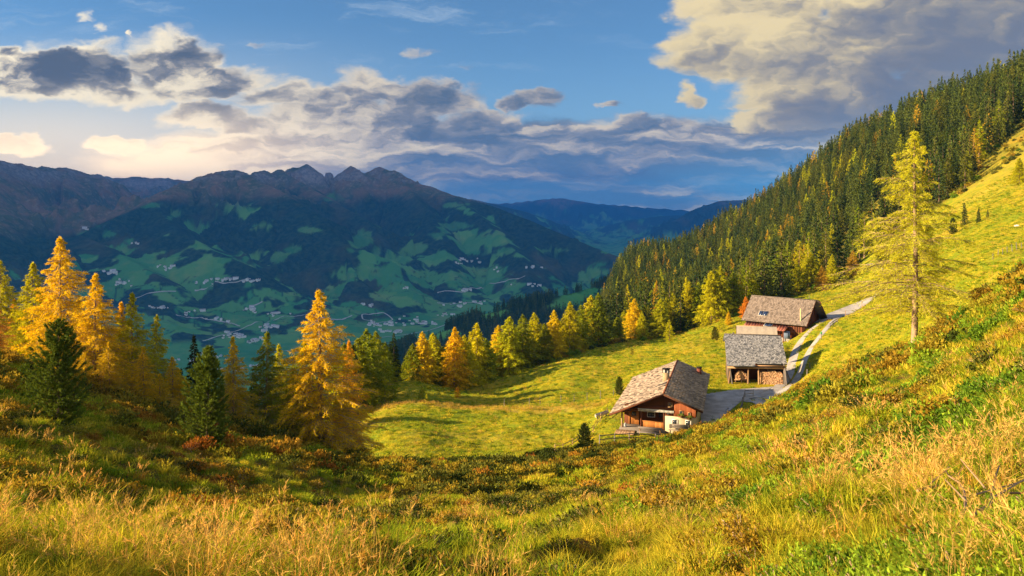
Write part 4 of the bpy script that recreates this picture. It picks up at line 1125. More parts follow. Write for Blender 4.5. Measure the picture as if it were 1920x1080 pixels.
def grasses():
    lods = []
    # name, [green, yellow, hay] per level of detail
    for L, (h, rad, w, n) in enumerate([(.25, .10, .0065, 50), (.22, .20, .015, 56), (.19, .42, .034, 64)]):
        k = [tuft('grass_tuft', MG, n, h * .85, rad, w, .55, 500 + L), tuft('grass_tuft', MG, n, h * .6, rad * 1.1, w, .8, 510 + L),
             tuft('grass_tuft', MY, n, h, rad, w, .6, 520 + L), tuft('grass_tuft', MY, n, h * .75, rad * 1.1, w, .95, 530 + L),
             hay('hay_tuft', MH, MHS, n, h * [1.75, 1.6, 1.35][L], rad, w * .8, .6, 540 + L, [9, 8, 5][L]), hay('hay_tuft', MY, MHS, n, h * [1.4, 1.3, 1.2][L], rad, w * .8, .9, 550 + L, [6, 5, 3][L])]
        lods.append(k)
    protos = [(m, None) for l in lods for m in l]
    X, Y, px, r = sample(84000, 2.0, 112, 31)
    rough = rough_mask(px, Y); ok = (rough > r.uniform(0, 1, len(X))) & clear_of_buildings(X, Y)
    ok &= (Y < np.interp(px, [-220, 0, 480, 640, 720], [72, 70, 66, 80, 112]))
    X, Y, px = X[ok], Y[ok], px[ok]
    n1 = fbm(X * .16, Y * .16, 4, 601); n2 = fbm(X * .5, Y * .5, 3, 602)
    hayY = np.interp(px, [-200, 0, 300, 600, 900, 1200], [40, 30, 15, 6.5, 4, 3]); left = 1 - sstep(.6, 1.25, Y / hayY); rg = sstep(1300, 1900, px)
    ph = np.clip(.015 + .30 * left * sstep(-.05, .25, n2) + .22 * sstep(.02, .35, n1) * sstep(-.2, .2, n2) + .14 * rg * sstep(.1, .35, n2), 0, .45)
    pg = np.clip(.46 + 1.0 * n2 - .15 * left + .3 * sstep(1500, 1900, px) * (Y < 16) + .2 * sstep(500, 700, px) * (1 - sstep(900, 1100, px)), .05, .9)
    u = r.uniform(0, 1, len(X)); kind = np.where(u < ph, 4 + (r.uniform(size=len(X)) < .5), np.where(r.uniform(size=len(X)) < pg, 0, 2) + (r.uniform(size=len(X)) < .5))
    lod = np.where(Y < 11, 0, np.where(Y < 34, 1, 2))
    # bare spots where the heath grows
    hz_ = heath(X, Y, px); keep = r.uniform(size=len(X)) > .75 * hz_
    X, Y, px, kind, lod = X[keep], Y[keep], px[keep], kind[keep], lod[keep]
    s = r.uniform(.55, 1.25, len(X)) * (1 + .35 * n1[keep]) * (.95 + .75 * n2[keep]) * np.where((lod == 2) & (kind > 3), .75, 1) * (.72 + .28 * sstep(3, 9, Y))
    Z = ground(X, Y)
    scatter('mountain_grass', np.stack([X, Y, Z], 1), s, protos, r, tilt=.16, up=lod * 6 + kind)
    print('grass', len(X))
    # grazed meadow: short tufts
    X, Y, px, r = sample(60000, 62, 245, 32, power=1.5)
    rough = rough_mask(px, Y); ok = (rough < .5) & (Y < forest_edge(px) + 12) & clear_of_buildings(X, Y) & (px > 600)
    X, Y, px = X[ok], Y[ok], px[ok]
    protos = [(tuft('meadow_tuft', MG, 46, .13, .5, .05, .7, 560), None), (tuft('meadow_tuft', MY, 46, .15, .5, .05, .7, 561), None), (tuft('meadow_tuft', MG, 40, .22, .3, .05, .5, 562), None), (hay('meadow_tuft', MY, MHS, 30, .45, .35, .035, .5, 563, 8), None)]
    n1 = fbm(X * .12, Y * .12, 4, 611)
    k = np.where(n1 > r.uniform(-.4, .4, len(X)), 1, 0); k = np.where(r.uniform(size=len(X)) < .12, 2, k)
    strip = np.abs(Y - np.interp(px, [640, 900, 1150], [133, 131, 126])) < 1.6 + 1.5 * r.uniform(size=len(X)) ** 2
    k = np.where((strip & (px > 670) & (px < 1150)) | (r.uniform(size=len(X)) < .03), 3, k)
    scatter('meadow_grass', np.stack([X, Y, ground(X, Y)], 1), r.uniform(.6, 1.3, len(X)) * (Y / 130) ** .3, protos, r, tilt=.1, up=k)

def heath(X, Y, px):
    n = fbm(X * .22 + 3, Y * .22, 4, 620)
    w = np.interp(px, [-200, 100, 420, 900, 1300, 1600, 2100], [.02, .05, .14, .13, .02, .02, -.02]) + np.interp(Y, [3, 10, 30, 100], [-.07, 0, .05, .05])
    w = w + .25 * (1 - sstep(.6, 1.4, np.hypot((px - 900) / 260, (Y - 62) / 26)))
    band = fbm(X * .55 - Y * .10, Y * .045 + X * .03, 4, 625)
    w = w + sstep(1150, 1400, px) * (sstep(.14, .34, band) * .30 - .05)
    return sstep(.05, .2, n + w - .08)
def shrubs():
    P_ = []
    for L, (rad, lf, n) in enumerate([(.20, (.026, .016), 700), (.42, (.06, .04), 560), (.70, (.13, .085), 420)]):
        for mm in (MR, MO, MD, MB):
            P_.append((herb('heath_bush', mm, n, rad * .75, rad, lf, 640 + L * 7 + len(P_), MTW if L < 2 else None), None))
    X, Y, px, r = sample(17000, 2.4, 108, 41)
    hz_ = heath(X, Y, px); ok = (rough_mask(px, Y) > .5) & (r.uniform(size=len(X)) < .08 + .92 * hz_) & clear_of_buildings(X, Y)
    ok &= (Y < np.interp(px, [-220, 0, 480, 640, 720], [74, 72, 70, 84, 112]))
    X, Y, px = X[ok], Y[ok], px[ok]
    lod = np.where(Y < 11, 0, np.where(Y < 34, 1, 2))
    n1 = fbm(X * .3, Y * .3, 3, 651); n2 = vnoise(X * .9, Y * .9, 652)
    redw = np.interp(px, [0, 350, 520, 900, 1200, 1500, 2000], [.1, .42, .22, .12, .22, .12, .05])
    u = r.uniform(0, 1, len(X)) * .6 + .4 * np.clip(.5 + n1, 0, 1)
    k = np.where(u < redw, 0, np.where(u < redw + .25, 1, 2))
    rr_ = r.uniform(size=len(X)); k = np.where((px > 1150) & (k == 2) & (rr_ < .35), 3, k); k = np.where((px > 1150) & (k == 2) & (rr_ > .62), 1, k)
    k = np.where((px < 620) & (Y > 11) & (k == 2) & (r.uniform(size=len(X)) < .55), 1, k)
    s = r.uniform(.45, 1.15, len(X)) * (1 + .3 * n2) * (1 + .3 * sstep(1200, 1450, px) * (Y > 15))
    scatter('heath', np.stack([X, Y, ground(X, Y) - .03], 1), s, P_, r, tilt=.15, up=lod * 4 + k)
    print('heath', len(X))
    # broad-leaved green herbs on the right-hand bank
    X, Y, px, r = sample(26000, 2.2, 60, 43, px0=1180, power=.9)
    n = fbm(X * .35, Y * .35, 4, 661)
    ok = (n + np.interp(px, [1180, 1500, 1750, 2100], [-.22, -.05, .08, .10]) - .42 * sstep(6, 20, Y) > .02)
    X, Y, px = X[ok], Y[ok], px[ok]
    lod = np.where(Y < 9, 0, np.where(Y < 24, 1, 2)); s = r.uniform(.35, .95, len(X))
    scatter('green_herbs', np.stack([X, Y, ground(X, Y) - .02], 1), s, P_, r, tilt=.3, up=lod * 4 + 3)
    # dark undergrowth below the left-hand trees
    X, Y, px, r = sample(1500, 50, 84, 44, px0=150, px1=700)
    e = np.interp(px, [150, 240, 480, 640, 700], [54, 53, 55, 62, 66]); ok = (Y > e) & (Y < e + 14)
    X, Y = X[ok], Y[ok]
    pr = [(herb('alder_bush', m_, 700, 1.3, 1.1, (.17, .09), 670 + i, MTW), None) for i, m_ in enumerate((MD, MO, MD))]
    scatter('alder_undergrowth', np.stack([X, Y, ground(X, Y) - .1], 1), r.uniform(.5, 1.3, len(X)), pr, r, tilt=.1)
    # bushes at the lower rim of the forest and on the clearing
    X, Y, px, r = sample(6500, 140, 420, 45, px0=1000, px1=2050)
    e = forest_edge(px); ok = (Y > e - 3) & (r.uniform(size=len(X)) < np.where(np.abs(Y - e) < 6, .75, .35))
    X, Y = X[ok], Y[ok]
    pr = [(herb('rim_bush', m_, 300, 1.0, 1.0, (.32, .2), 680 + i), None) for i, m_ in enumerate((MD, MO, MB, MO, MD))]
    scatter('forest_bushes', np.stack([X, Y, ground(X, Y) - .1], 1), r.uniform(.5, 1.5, len(X)), pr, r, tilt=.1)
grasses(); shrubs()
# ------------------------------------------------------------------ building helpers
def quad_mesh(name, V, Q, mats, midx=None, vary=None, smooth=False):
    V = np.asarray(V, float); at_ = None
    if vary is not None: at_ = {'vary': ('FLOAT', vary)}
    return mesh_np(name, V, Q, mats, smooth, midx, at_)
BOXQ = np.array([(0,3,2,1),(4,5,6,7),(0,1,5,4),(1,2,6,5),(2,3,7,6),(3,0,4,7)])
def boxv(x0, x1, y0, y1, z0, z1):
    return np.array([(x0,y0,z0),(x1,y0,z0),(x1,y1,z0),(x0,y1,z0),(x0,y0,z1),(x1,y0,z1),(x1,y1,z1),(x0,y1,z1)], float)
def hexa(bottom, top):
    return np.array(list(bottom) + list(top), float)
def beam(a, b, w, h=None, up=(0, 0, 1)):
    """square timber from a to b"""
    a = np.array(a, float); b = np.array(b, float); h = h or w
    d_ = (b - a) / np.linalg.norm(b - a); u = np.array(up, float)
    if abs(d_ @ u) > .95: u = np.array((0, 1, 0), float)
    s = np.cross(d_, u); s /= np.linalg.norm(s); t = np.cross(s, d_)
    c = lambda p, i, j: p + s * (w / 2 * i) + t * (h / 2 * j)
    return np.array([c(a,-1,-1), c(a,1,-1), c(b,1,-1), c(b,-1,-1), c(a,-1,1), c(a,1,1), c(b,1,1), c(b,-1,1)])
def pole(a, b, r0, r1=None, n=7):
    a = np.array(a, float); b = np.array(b, float); r1 = r1 or r0
    d_ = (b - a) / np.linalg.norm(b - a); u = np.array((0, 0, 1.)) if abs(d_[2]) < .9 else np.array((1., 0, 0))
    s = np.cross(d_, u); s /= np.linalg.norm(s); t = np.cross(s, d_)
    an = np.arange(n) / n * 2 * math.pi
    A = a + r0 * (np.cos(an)[:, None] * s + np.sin(an)[:, None] * t); B = b + r1 * (np.cos(an)[:, None] * s + np.sin(an)[:, None] * t)
    V = np.concatenate([A, B, [a], [b]])
    Q = [(i, (i + 1) % n, n + (i + 1) % n, n + i) for i in range(n)]
    for i in range(0, n - 1, 2):
        Q.append((2 * n, (i + 1) % n, i, i)) if False else None
    return V, np.array(Q)
class MB:
    """collects boxes and poles, builds one mesh object"""
    def __init__(s): s.V = []; s.Q = []; s.v = []; s.n = 0; s.m = []
    def add(s, V, Q=BOXQ, vary=None, mi=0):
        s.V.append(V); s.Q.append(np.asarray(Q) + s.n); s.n += len(V)
        s.v.append(np.full(len(V), random.random() if vary is None else vary)); s.m.append(np.full(len(Q), mi)); return s
    def box(s, *a, **k): return s.add(boxv(*a), **k)
    def beam(s, *a, **k):
        mi = k.pop('mi', 0); return s.add(beam(*a, **k), mi=mi)
    def pole(s, a, b, r0, r1=None, n=7, mi=0):
        V, Q = pole(a, b, r0, r1, n); capc = []
        # end caps as quads around the centre points
        for c0, base in ((2 * n, 0), (2 * n + 1, n)):
            for i in range(0, n, 2):
                q = (c0, base + i, base + (i + 1) % n, base + (i + 2) % n) if i + 2 <= n else None
                if q and len(set(q)) == 4: capc.append(q)
        return s.add(V, np.concatenate([Q, np.array(capc)]), mi=mi)
    def build(s, name, mat, parent=None, **k):
        mats = mat if isinstance(mat, (list, tuple)) else [mat]
        return obj(name, quad_mesh(name, np.concatenate(s.V), np.concatenate(s.Q), mats, np.concatenate(s.m), np.concatenate(s.v)), parent, **k)
def vary_mat(name, lo, hi, rough=.85, scale=8.0, bump=.02, stretch=(1, 1, 1), spec=.15):
    m, nt = new_mat(name); g = G(nt)
    v = g.attr('vary').outputs['Fac']
    tco = g.n('ShaderNodeTexCoord').outputs['Object']
    n = g.noise(g.vm('MULTIPLY', tco, stretch), scale, 4, .65)
    f = g.m('ADD', g.m('MULTIPLY', v, .65), g.m('MULTIPLY', n, .7))
    c = g.mix(g.ss(f, .25, 1.0), C4(*lo), C4(*hi))
    g.out(g.bsdf(c, rough, g.bump(n, bump), spec=spec)); return m
def shingles(E0, E1, R1_, R0_, cell, mat, seed, name, parent, thick=.16, cut=None, lift=.05):
    """roof plane: eave E0-E1, ridge R0-R1; slab plus rows of split shingles"""
    E0, E1, R1_, R0_ = [np.array(p, float) for p in (E0, E1, R1_, R0_)]
    r = np.random.default_rng(seed)
    nrm = np.cross(E1 - E0, R0_ - E0); nrm /= np.linalg.norm(nrm)
    if nrm[2] < 0: nrm = -nrm
    W = np.linalg.norm(E1 - E0); H = np.linalg.norm(R0_ - E0)
    nc = max(2, int(W / cell[0])); nr = max(2, int(H / cell[1]))
    def P_(u, v): return (E0 * (1 - u) + E1 * u) * (1 - v) + (R0_ * (1 - u) + R1_ * u) * v
    mb = MB()
    rects = [(0, 1, 0, 1)] if cut is None else [(0, cut[0], 0, 1), (cut[0], 1, cut[1], 1)]
    for u0, u1, v0, v1 in rects:
        c = [P_(u0, v0), P_(u1, v0), P_(u1, v1), P_(u0, v1)]
        mb.add(np.array([p - nrm * thick for p in c] + c), vary=.2)
    for j in range(nr):
        off = r.uniform(0, 1)
        for i in range(-1, nc + 1):
            u0 = (i + off) / nc; u1 = u0 + r.uniform(.8, .99) / nc; v0 = (j + r.uniform(-.12, .12)) / nr; v1 = (j + 1.25) / nr
            u0c, u1c = max(u0, 0), min(u1, 1)
            if u1c - u0c < .2 / nc: continue
            v0 = max(v0, -.3 / nr); v1 = min(v1, 1.0)
            if cut is not None and (u0c + u1c) / 2 > cut[0] and v0 < cut[1] - .2 / nr: continue
            l = lift * r.uniform(.5, 1.6); tw = r.normal(0, .35) * lift
            a, b, c_, d_ = P_(u0c, v0), P_(u1c, v0), P_(u1c, v1), P_(u0c, v1)
            T = [a + nrm * (l + .02 + tw), b + nrm * (l + .02 - tw), c_ + nrm * .012, d_ + nrm * .012]
            Bm = [a + nrm * .002, b + nrm * .002]
            V = np.array(T + Bm); mb.add(V, [(0, 1, 2, 3), (4, 5, 1, 0), (4, 0, 3, 3)][:2], vary=float(np.clip(r.normal(.5, .27), 0, 1)))
    return mb.build(name, mat, parent)

M_SHC = vary_mat('weathered_shingles', (.11, .09, .075), (.34, .265, .205), .8)
M_SHH = vary_mat('silver_grey_shingles', (.055, .062, .075), (.30, .30, .325), .75)
M_SHB = vary_mat('brown_grey_shingles', (.085, .068, .06), (.19, .155, .14), .8)
M_DARKW = vary_mat('dark_red_brown_timber', (.055, .022, .012), (.15, .05, .022), .8, 5, .03, (1, 1, 6))
M_ORW = vary_mat('orange_larch_boards', (.34, .13, .035), (.52, .22, .06), .7, 5, .02, (6, 1, 1))
M_REDW = vary_mat('red_boards', (.23, .065, .028), (.34, .11, .045), .75, 5, .02, (6, 1, 1))
M_GREYW = vary_mat('silvery_weathered_wood', (.085, .075, .068), (.20, .17, .15), .85, 6, .02)
M_BROWNW = vary_mat('brown_weathered_boards', (.085, .06, .045), (.17, .125, .09), .85, 6, .02)  # brown wood for both side walls of the shed
M_TANW = vary_mat('sunburnt_wood', (.22, .13, .07), (.42, .27, .15), .85, 6, .02)
M_PLASTER = plain_mat('cream_plaster', (.46, .39, .27), (.38, .32, .22), 1.5, bump=.01)
M_WHITE = plain_mat('white_paint', (.75, .73, .68), (.66, .64, .6))
M_BLACK = plain_mat('dull_black', (.012, .010, .009), (.02, .015, .012))  # plain near-black of the chimney caps
M_CONC = plain_mat('grey_concrete', (.38, .36, .34), (.27, .26, .25))
m, nt = new_mat('window_glass'); g = G(nt); b_ = g.n('ShaderNodeBsdfPrincipled'); b_.inputs['Base Color'].default_value = C4(.03, .035, .045); b_.inputs['Roughness'].default_value = .08; b_.inputs['Specular IOR Level'].default_value = .9; g.out(b_.outputs[0]); M_GLASS = m
m, nt = new_mat('solar_glass'); g = G(nt); b_ = g.n('ShaderNodeBsdfPrincipled'); b_.inputs['Base Color'].default_value = C4(.018, .03, .075); b_.inputs['Roughness'].default_value = .15; g.out(b_.outputs[0]); M_SOLAR = m
M_BRICK = plain_mat('dark_brick', (.17, .05, .035), (.09, .035, .03), 12)
M_RUST = vary_mat('red_sheet_metal', (.20, .065, .045), (.32, .13, .085), .6, 4)
M_TIN = plain_mat('tan_corrugated_sheet', (.40, .34, .27), (.33, .28, .22), 2, .5)
M_LOGEND = vary_mat('fresh_log_ends', (.42, .20, .10), (.75, .50, .30), .85, 9)
M_BLUE = plain_mat('blue_grey_tarpaulin', (.10, .14, .22), (.08, .11, .18))
M_STONE = plain_mat('pale_stone', (.55, .52, .47), (.38, .36, .33), 3, bump=.05)
M_METAL = plain_mat('galvanised_metal', (.55, .52, .45), (.48, .45, .4), 3, .4)
M_FLOWER = leaf_mat('flower_box_leaves', .3, fixed=(.14, .22, .03))
M_FRED = leaf_mat('geranium_red', .3, fixed=(.5, .03, .03))

class Frame:
    def __init__(s, ox, oy, oz, rz):
        s.o = np.array((ox, oy, oz)); s.rz = R(rz); c, n = math.cos(s.rz), math.sin(s.rz)
        s.ax = np.array((c, n, 0.)); s.ay = np.array((-n, c, 0.))
    def loc(s, p):
        d_ = np.array(p) - s.o; return np.array((d_ @ s.ax, d_ @ s.ay, d_[2]))
    def ray(s, px, py, p0, n):
        """local point where the sight line through a picture point meets the local plane (p0, n)"""
        dl = np.array((((px - 960) / F), 1.0, -(py - HY) / F)); dl = np.array((dl @ s.ax, dl @ s.ay, dl[2])); cl = s.loc((0, 0, 0))
        t = ((np.array(p0) - cl) @ np.array(n)) / (dl @ np.array(n)); return cl + dl * t
def window(parent, x0, x1, z0, z1, y, frame_mat, bars=1, dy=.06, name='window', sash=.07):
    """window in a wall that faces local -y"""
    f = MB(); w = sash
    for a in ((x0, x1, z1 - w, z1), (x0, x1, z0, z0 + w), (x0, x0 + w, z0 + w, z1 - w), (x1 - w, x1, z0 + w, z1 - w)):
        f.box(a[0], a[1], y - dy, y, a[2], a[3], vary=.5)
    for k in range(bars):
        xc = x0 + (x1 - x0) * (k + 1) / (bars + 1); f.box(xc - .025, xc + .025, y - dy + .006, y, z0 + w, z1 - w, vary=.5)
    o = f.build(name, frame_mat, parent)
    MB().box(x0 + w, x1 - w, y - .02, y - .004, z0 + w, z1 - w).build('pane', M_GLASS, o)
    return o

# ------------------------------------------------------------------ the chalet
def chalet():
    fr = Frame(18.85, 100.0, -28.05, -16.0)
    t = thing('chalet', 'low wooden chalet with broad shingle gable roof and cream plaster corner, nearest of the buildings', 'chalet', tuple(fr.o), fr.rz)
    L = 22.9; zp, xl, zl, xr, zr = 4.95, -6.75, 1.95, 4.78, 3.05
    rf = shingles((xl, L, zl), (xl, 0, zl), (0, 0, zp), (0, L, zp), (.42, .36), M_SHC, 11, 'roof', t)
    rr = shingles((xr, 0, zr), (xr, L, zr), (0, L, zp), (0, 0, zp), (.42, .36), M_SHC, 12, 'roof', t)
    # ridge board, barge boards, rafters
    mb = MB(); mb.beam((0, -.02, zp + .05), (0, L, zp + .05), .22, .1)
    mb.beam((xl, -.05, zl - .12), (-.03, -.05, zp - .12), .06, .24); mb.beam((xr, -.05, zr - .12), (.03, -.05, zp - .12), .06, .24)
    mb.build('barge_board', M_DARKW, t)
    mb = MB()
    for k in range(20):
        y = .5 + k * 1.15
        mb.beam((xl + .1, y, zl - .22), (-.1, y, zp - .26), .1, .14); mb.beam((xr - .1, y, zr - .22), (.1, y, zp - .26), .1, .14)
    mb.build('rafter', M_DARKW, t)
    # walls: house body behind the porch
    yb = 3.0                                   # back wall of the porch
    sl = (zp - zl) / 6.75; sr = (zp - zr) / 4.78
    zr_in = lambda x: zp + x * sl - .3 if x < 0 else zp - x * sr - .3
    # log wall of the recess, upright prism under the roof
    def gable(y0, y1, x0, x1, zb, mat, name):
        xs = [x0] + ([0] if x0 < 0 < x1 else []) + [x1]; mb = MB()
        for a, b in zip(xs[:-1], xs[1:]):
            mb.add(hexa([(a, y0, zb), (b, y0, zb), (b, y1, zb), (a, y1, zb)], [(a, y0, zr_in(a)), (b, y0, zr_in(b)), (b, y1, zr_in(b)), (a, y1, zr_in(a))]), vary=.5)
        return mb.build(name, mat, t)
    gable(yb, L - .9, -5.3, .1, -.4, M_DARKW, 'log_wall')
    gable(1.05, L - .9, .103, 3.9, 1.95, M_DARKW, 'log_wall')
    gable(1.1, 1.25, -5.0, .1, 3.05, M_DARKW, 'gable_boarding')
    MB().box(.1, 3.95, 1.0, L - .9, -.5, 1.945).build('plaster_wall', M_PLASTER, t)
    # red lit boarding on the upper right, facing the sun
    mb = MB()
    for k in range(17):
        x = 1.25 + k * .155; mb.box(x, x + .14, 1.0, 1.046, 1.96, min(zr_in(x + .15) - .05, 3.6))
    mb.build('wall_boarding', M_REDW, t)
    # porch floor, posts, rail panel
    MB().box(-5.6, .09, .5, yb - .003, -.5, .10).build('porch_floor', M_GREYW, t)
    for x in (-5.35, -2.9, -.05): MB().beam((x, 1.2, .1), (x, 1.2, zr_in(x) if x < -5 else 3.0), .2).build('post', M_DARKW if x > -5 else M_TANW, t)
    mb = MB()
    for k in range(17):
        x = -2.75 + k * .16; mb.box(x, x + .145, 1.16, 1.2, .2, 1.05)
    mb.box(-2.8, -.15, 1.12, 1.23, 1.055, 1.12); mb.build('porch_parapet', M_ORW, t)
    # upper boarded band and striped fringe
    MB().box(-3.3, 1.2, 1.02, 1.09, 2.55, 3.04).build('balcony_board', M_DARKW, t)
    mb = MB()
    for k in range(28): 
        x = -3.25 + k * .16
        mb.box(x, x + .085, .94, .97, 2.34 - .0 * k, 2.62, vary=.5)
    mb.box(-3.3, 1.25, .93, .98, 2.625, 2.68, vary=.5); mb.build('fringe', M_WHITE, t)
    mb = MB(); mb.beam((-5.4, 1.25, 2.0), (-.1, 1.25, 3.0), .12, .18); mb.build('tie_beam', M_DARKW, t)
    # door
    dr = MB()
    for k in range(6): dr.box(-4.55 + k * .17, -4.39 + k * .17, yb - .07, yb - .004, .12, 2.0)
    d_ = dr.build('door', M_ORW, t); MB().box(-4.35, -3.75, yb - .1, yb - .073, 1.2, 1.75).build('pane', M_GLASS, d_); MB().box(-3.72, -3.62, yb - .14, yb - .073, 1.02, 1.08).build('handle', M_METAL, d_)
    mb = MB(); mb.box(-4.7, -4.56, yb - .12, yb - .003, .1, 2.12); mb.box(-3.52, -3.38, yb - .12, yb - .003, .1, 2.12); mb.box(-4.7, -3.38, yb - .12, yb - .003, 2.125, 2.25); mb.build('door_frame', M_ORW, t)
    window(t, -2.35, -1.35, 1.15, 1.85, yb, M_WHITE, 0); window(t, -.95, -.25, 1.15, 1.85, yb, M_DARKW, 1)
    window(t, .95, 1.65, .8, 1.6, .997, M_WHITE, 0); window(t, 2.6, 3.3, .8, 1.6, .997, M_WHITE, 0)
    window(t, .45, 1.0, 3.05, 3.65, 1.017, M_TANW, 1)
    window(t, .2, .9, 2.05, 2.5, 1.017, M_DARKW, 0)
    for x0, x1, z0, z1 in ((1.85, 2.35, 2.15, 2.75), (2.9, 3.25, 2.0, 2.6)):
        w = window(t, x0, x1, z0, z1, .995, M_TANW, 0)
        MB().box(x0 - .1, x1 + .1, .76, .93, z0 - .2, z0 - .02).build('flower_box', M_DARKW, w)
        fl = herb('geraniums', M_FLOWER, 160, .3, .42, (.12, .07), 901); o = obj('geraniums', fl, w, loc=((x0 + x1) / 2, .82, z0 - .03))
    # chimneys
    c1 = fr.ray(1249, 713, (0, 0, zp), (-sl, 0, 1)); cx, cy, cz = c1
    ch = MB(); ch.box(cx - .42, cx + .42, cy - .35, cy + .35, cz - .5, cz + 1.05); o = ch.build('chimney', plain_mat('sooty_plaster', (.36, .26, .15), (.22, .16, .10)), t)
    mb = MB(); mb.box(cx - .5, cx + .5, cy - .42, cy + .42, cz + 1.5, cz + 1.6)
    for a, b in ((-.4, -.33), (.4, -.33), (-.4, .33), (.4, .33), (0, -.33), (0, .33)): mb.beam((cx + a, cy + b, cz + 1.05), (cx + a, cy + b, cz + 1.5), .1)
    mb.build('chimney_cap', M_BLACK, o)
    for s in (-.2, .2): 
        mb = MB(); mb.pole((cx + s, cy - .05, cz + 1.0), (cx + s, cy - .05, cz + 1.42), .13, .13, 8); mb.build('flue', M_WHITE, o)
    c2 = fr.ray(1311, 700, (0, 0, zp), (sr, 0, 1)); cx, cy, cz = c2
    o = MB().box(cx - .33, cx + .33, cy - .33, cy + .33, cz - .5, cz + .8).build('chimney', M_BRICK, t)
    MB().box(cx - .4, cx + .4, cy - .4, cy + .4, cz + .803, cz + .9).build('chimney_cap', M_BLACK, o)
    c3 = fr.ray(1240, 726, (0, 0, zp), (-sl, 0, 1)); cx, cy, cz = c3
    mb = MB(); mb.beam((cx - .75, cy + .0, cz - .33 + .35), (cx + .7, cy, cz + .31 + .35), .5, .06); mb.build('roof_hatch', M_GREYW, t)
    return fr
CH = chalet()

def bench(label, fr, x, y, z, w, back=True, rz=0, mat=None):
    p = fr.o + fr.ax * x + fr.ay * y; mat = mat or M_GREYW
    t = thing('bench', label, 'bench', (p[0], p[1], fr.o[2] + z), fr.rz + rz)
    mb = MB()
    for k in range(3): mb.box(-w / 2, w / 2, -.22 + k * .15, -.09 + k * .15, .42, .47)
    mb.build('seat', mat, t)
    for s in (-1, 1): MB().box(s * (w / 2 - .2) - .05, s * (w / 2 - .2) + .05, -.18, .2, 0, .418).build('leg', mat, t)
    if back:
        mb = MB()
        for k in range(3): mb.box(-w / 2, w / 2, .25, .29, .56 + k * .19, .73 + k * .19)
        for s in (-1, 1): mb.beam((s * (w / 2 - .2), .232, .2), (s * (w / 2 - .2), .232, 1.1), .035, .06)
        mb.build('backrest', mat, t)
def table(label, fr, x, y, z, w, dpt=.8):
    p = fr.o + fr.ax * x + fr.ay * y
    t = thing('table', label, 'table', (p[0], p[1], fr.o[2] + z), fr.rz)
    mb = MB()
    for k in range(5): mb.box(-w / 2, w / 2, -dpt / 2 + k * dpt / 5, -dpt / 2 + (k + .93) * dpt / 5, .72, .77)
    mb.build('table_top', M_GREYW, t)
    for s in (-1, 1): 
        mb = MB(); mb.beam((s * (w / 2 - .25), -dpt / 2 + .05, 0), (s * (w / 2 - .25), dpt / 2 - .1, .71), .08); mb.beam((s * (w / 2 - .25), dpt / 2 - .05, 0), (s * (w / 2 - .25), -dpt / 2 + .1, .71), .08)
        mb.build('leg', M_TANW, t)
bench('long wooden bench with tall back against the cream plaster wall of the chalet', CH, 1.9, .35, -.0, 2.6)
table('long grey wooden table in front of the chalet porch', CH, -1.6, -.6, -.05, 3.0)
bench('low backless bench in front of the long table', CH, -1.7, -1.5, -.08, 2.8, False)
def terrace_deck():
    mb = MB()
    for k in range(15): mb.box(-5.9 + k * .16, -5.75 + k * .16, -1.4, .48, -.10, -.03)
    mb.build('boards', M_TANW, None)
    o = bpy.data.objects['boards']; o.name = 'wooden_deck'; o.location = tuple(CH.o); o.rotation_euler = (0, 0, CH.rz)
    tag(o, 'little plank deck below the porch at the left front corner of the chalet', 'deck')
terrace_deck()
def lantern():
    p = CH.o + CH.ax * -4.95 + CH.ay * 1.6
    t = thing('milk_can', 'small white milk can on the porch floor left of the chalet door', 'milk can', (p[0], p[1], CH.o[2] + .1))
    mb = MB(); mb.pole((0, 0, 0), (0, 0, .32), .13, .13, 10); mb.pole((0, 0, .32), (0, 0, .42), .13, .08, 10); mb.build('body', M_WHITE, t)
    mb = MB(); mb.pole((0, 0, .422), (0, 0, .46), .1, .1, 10); mb.build('lid', M_METAL, t)
lantern()

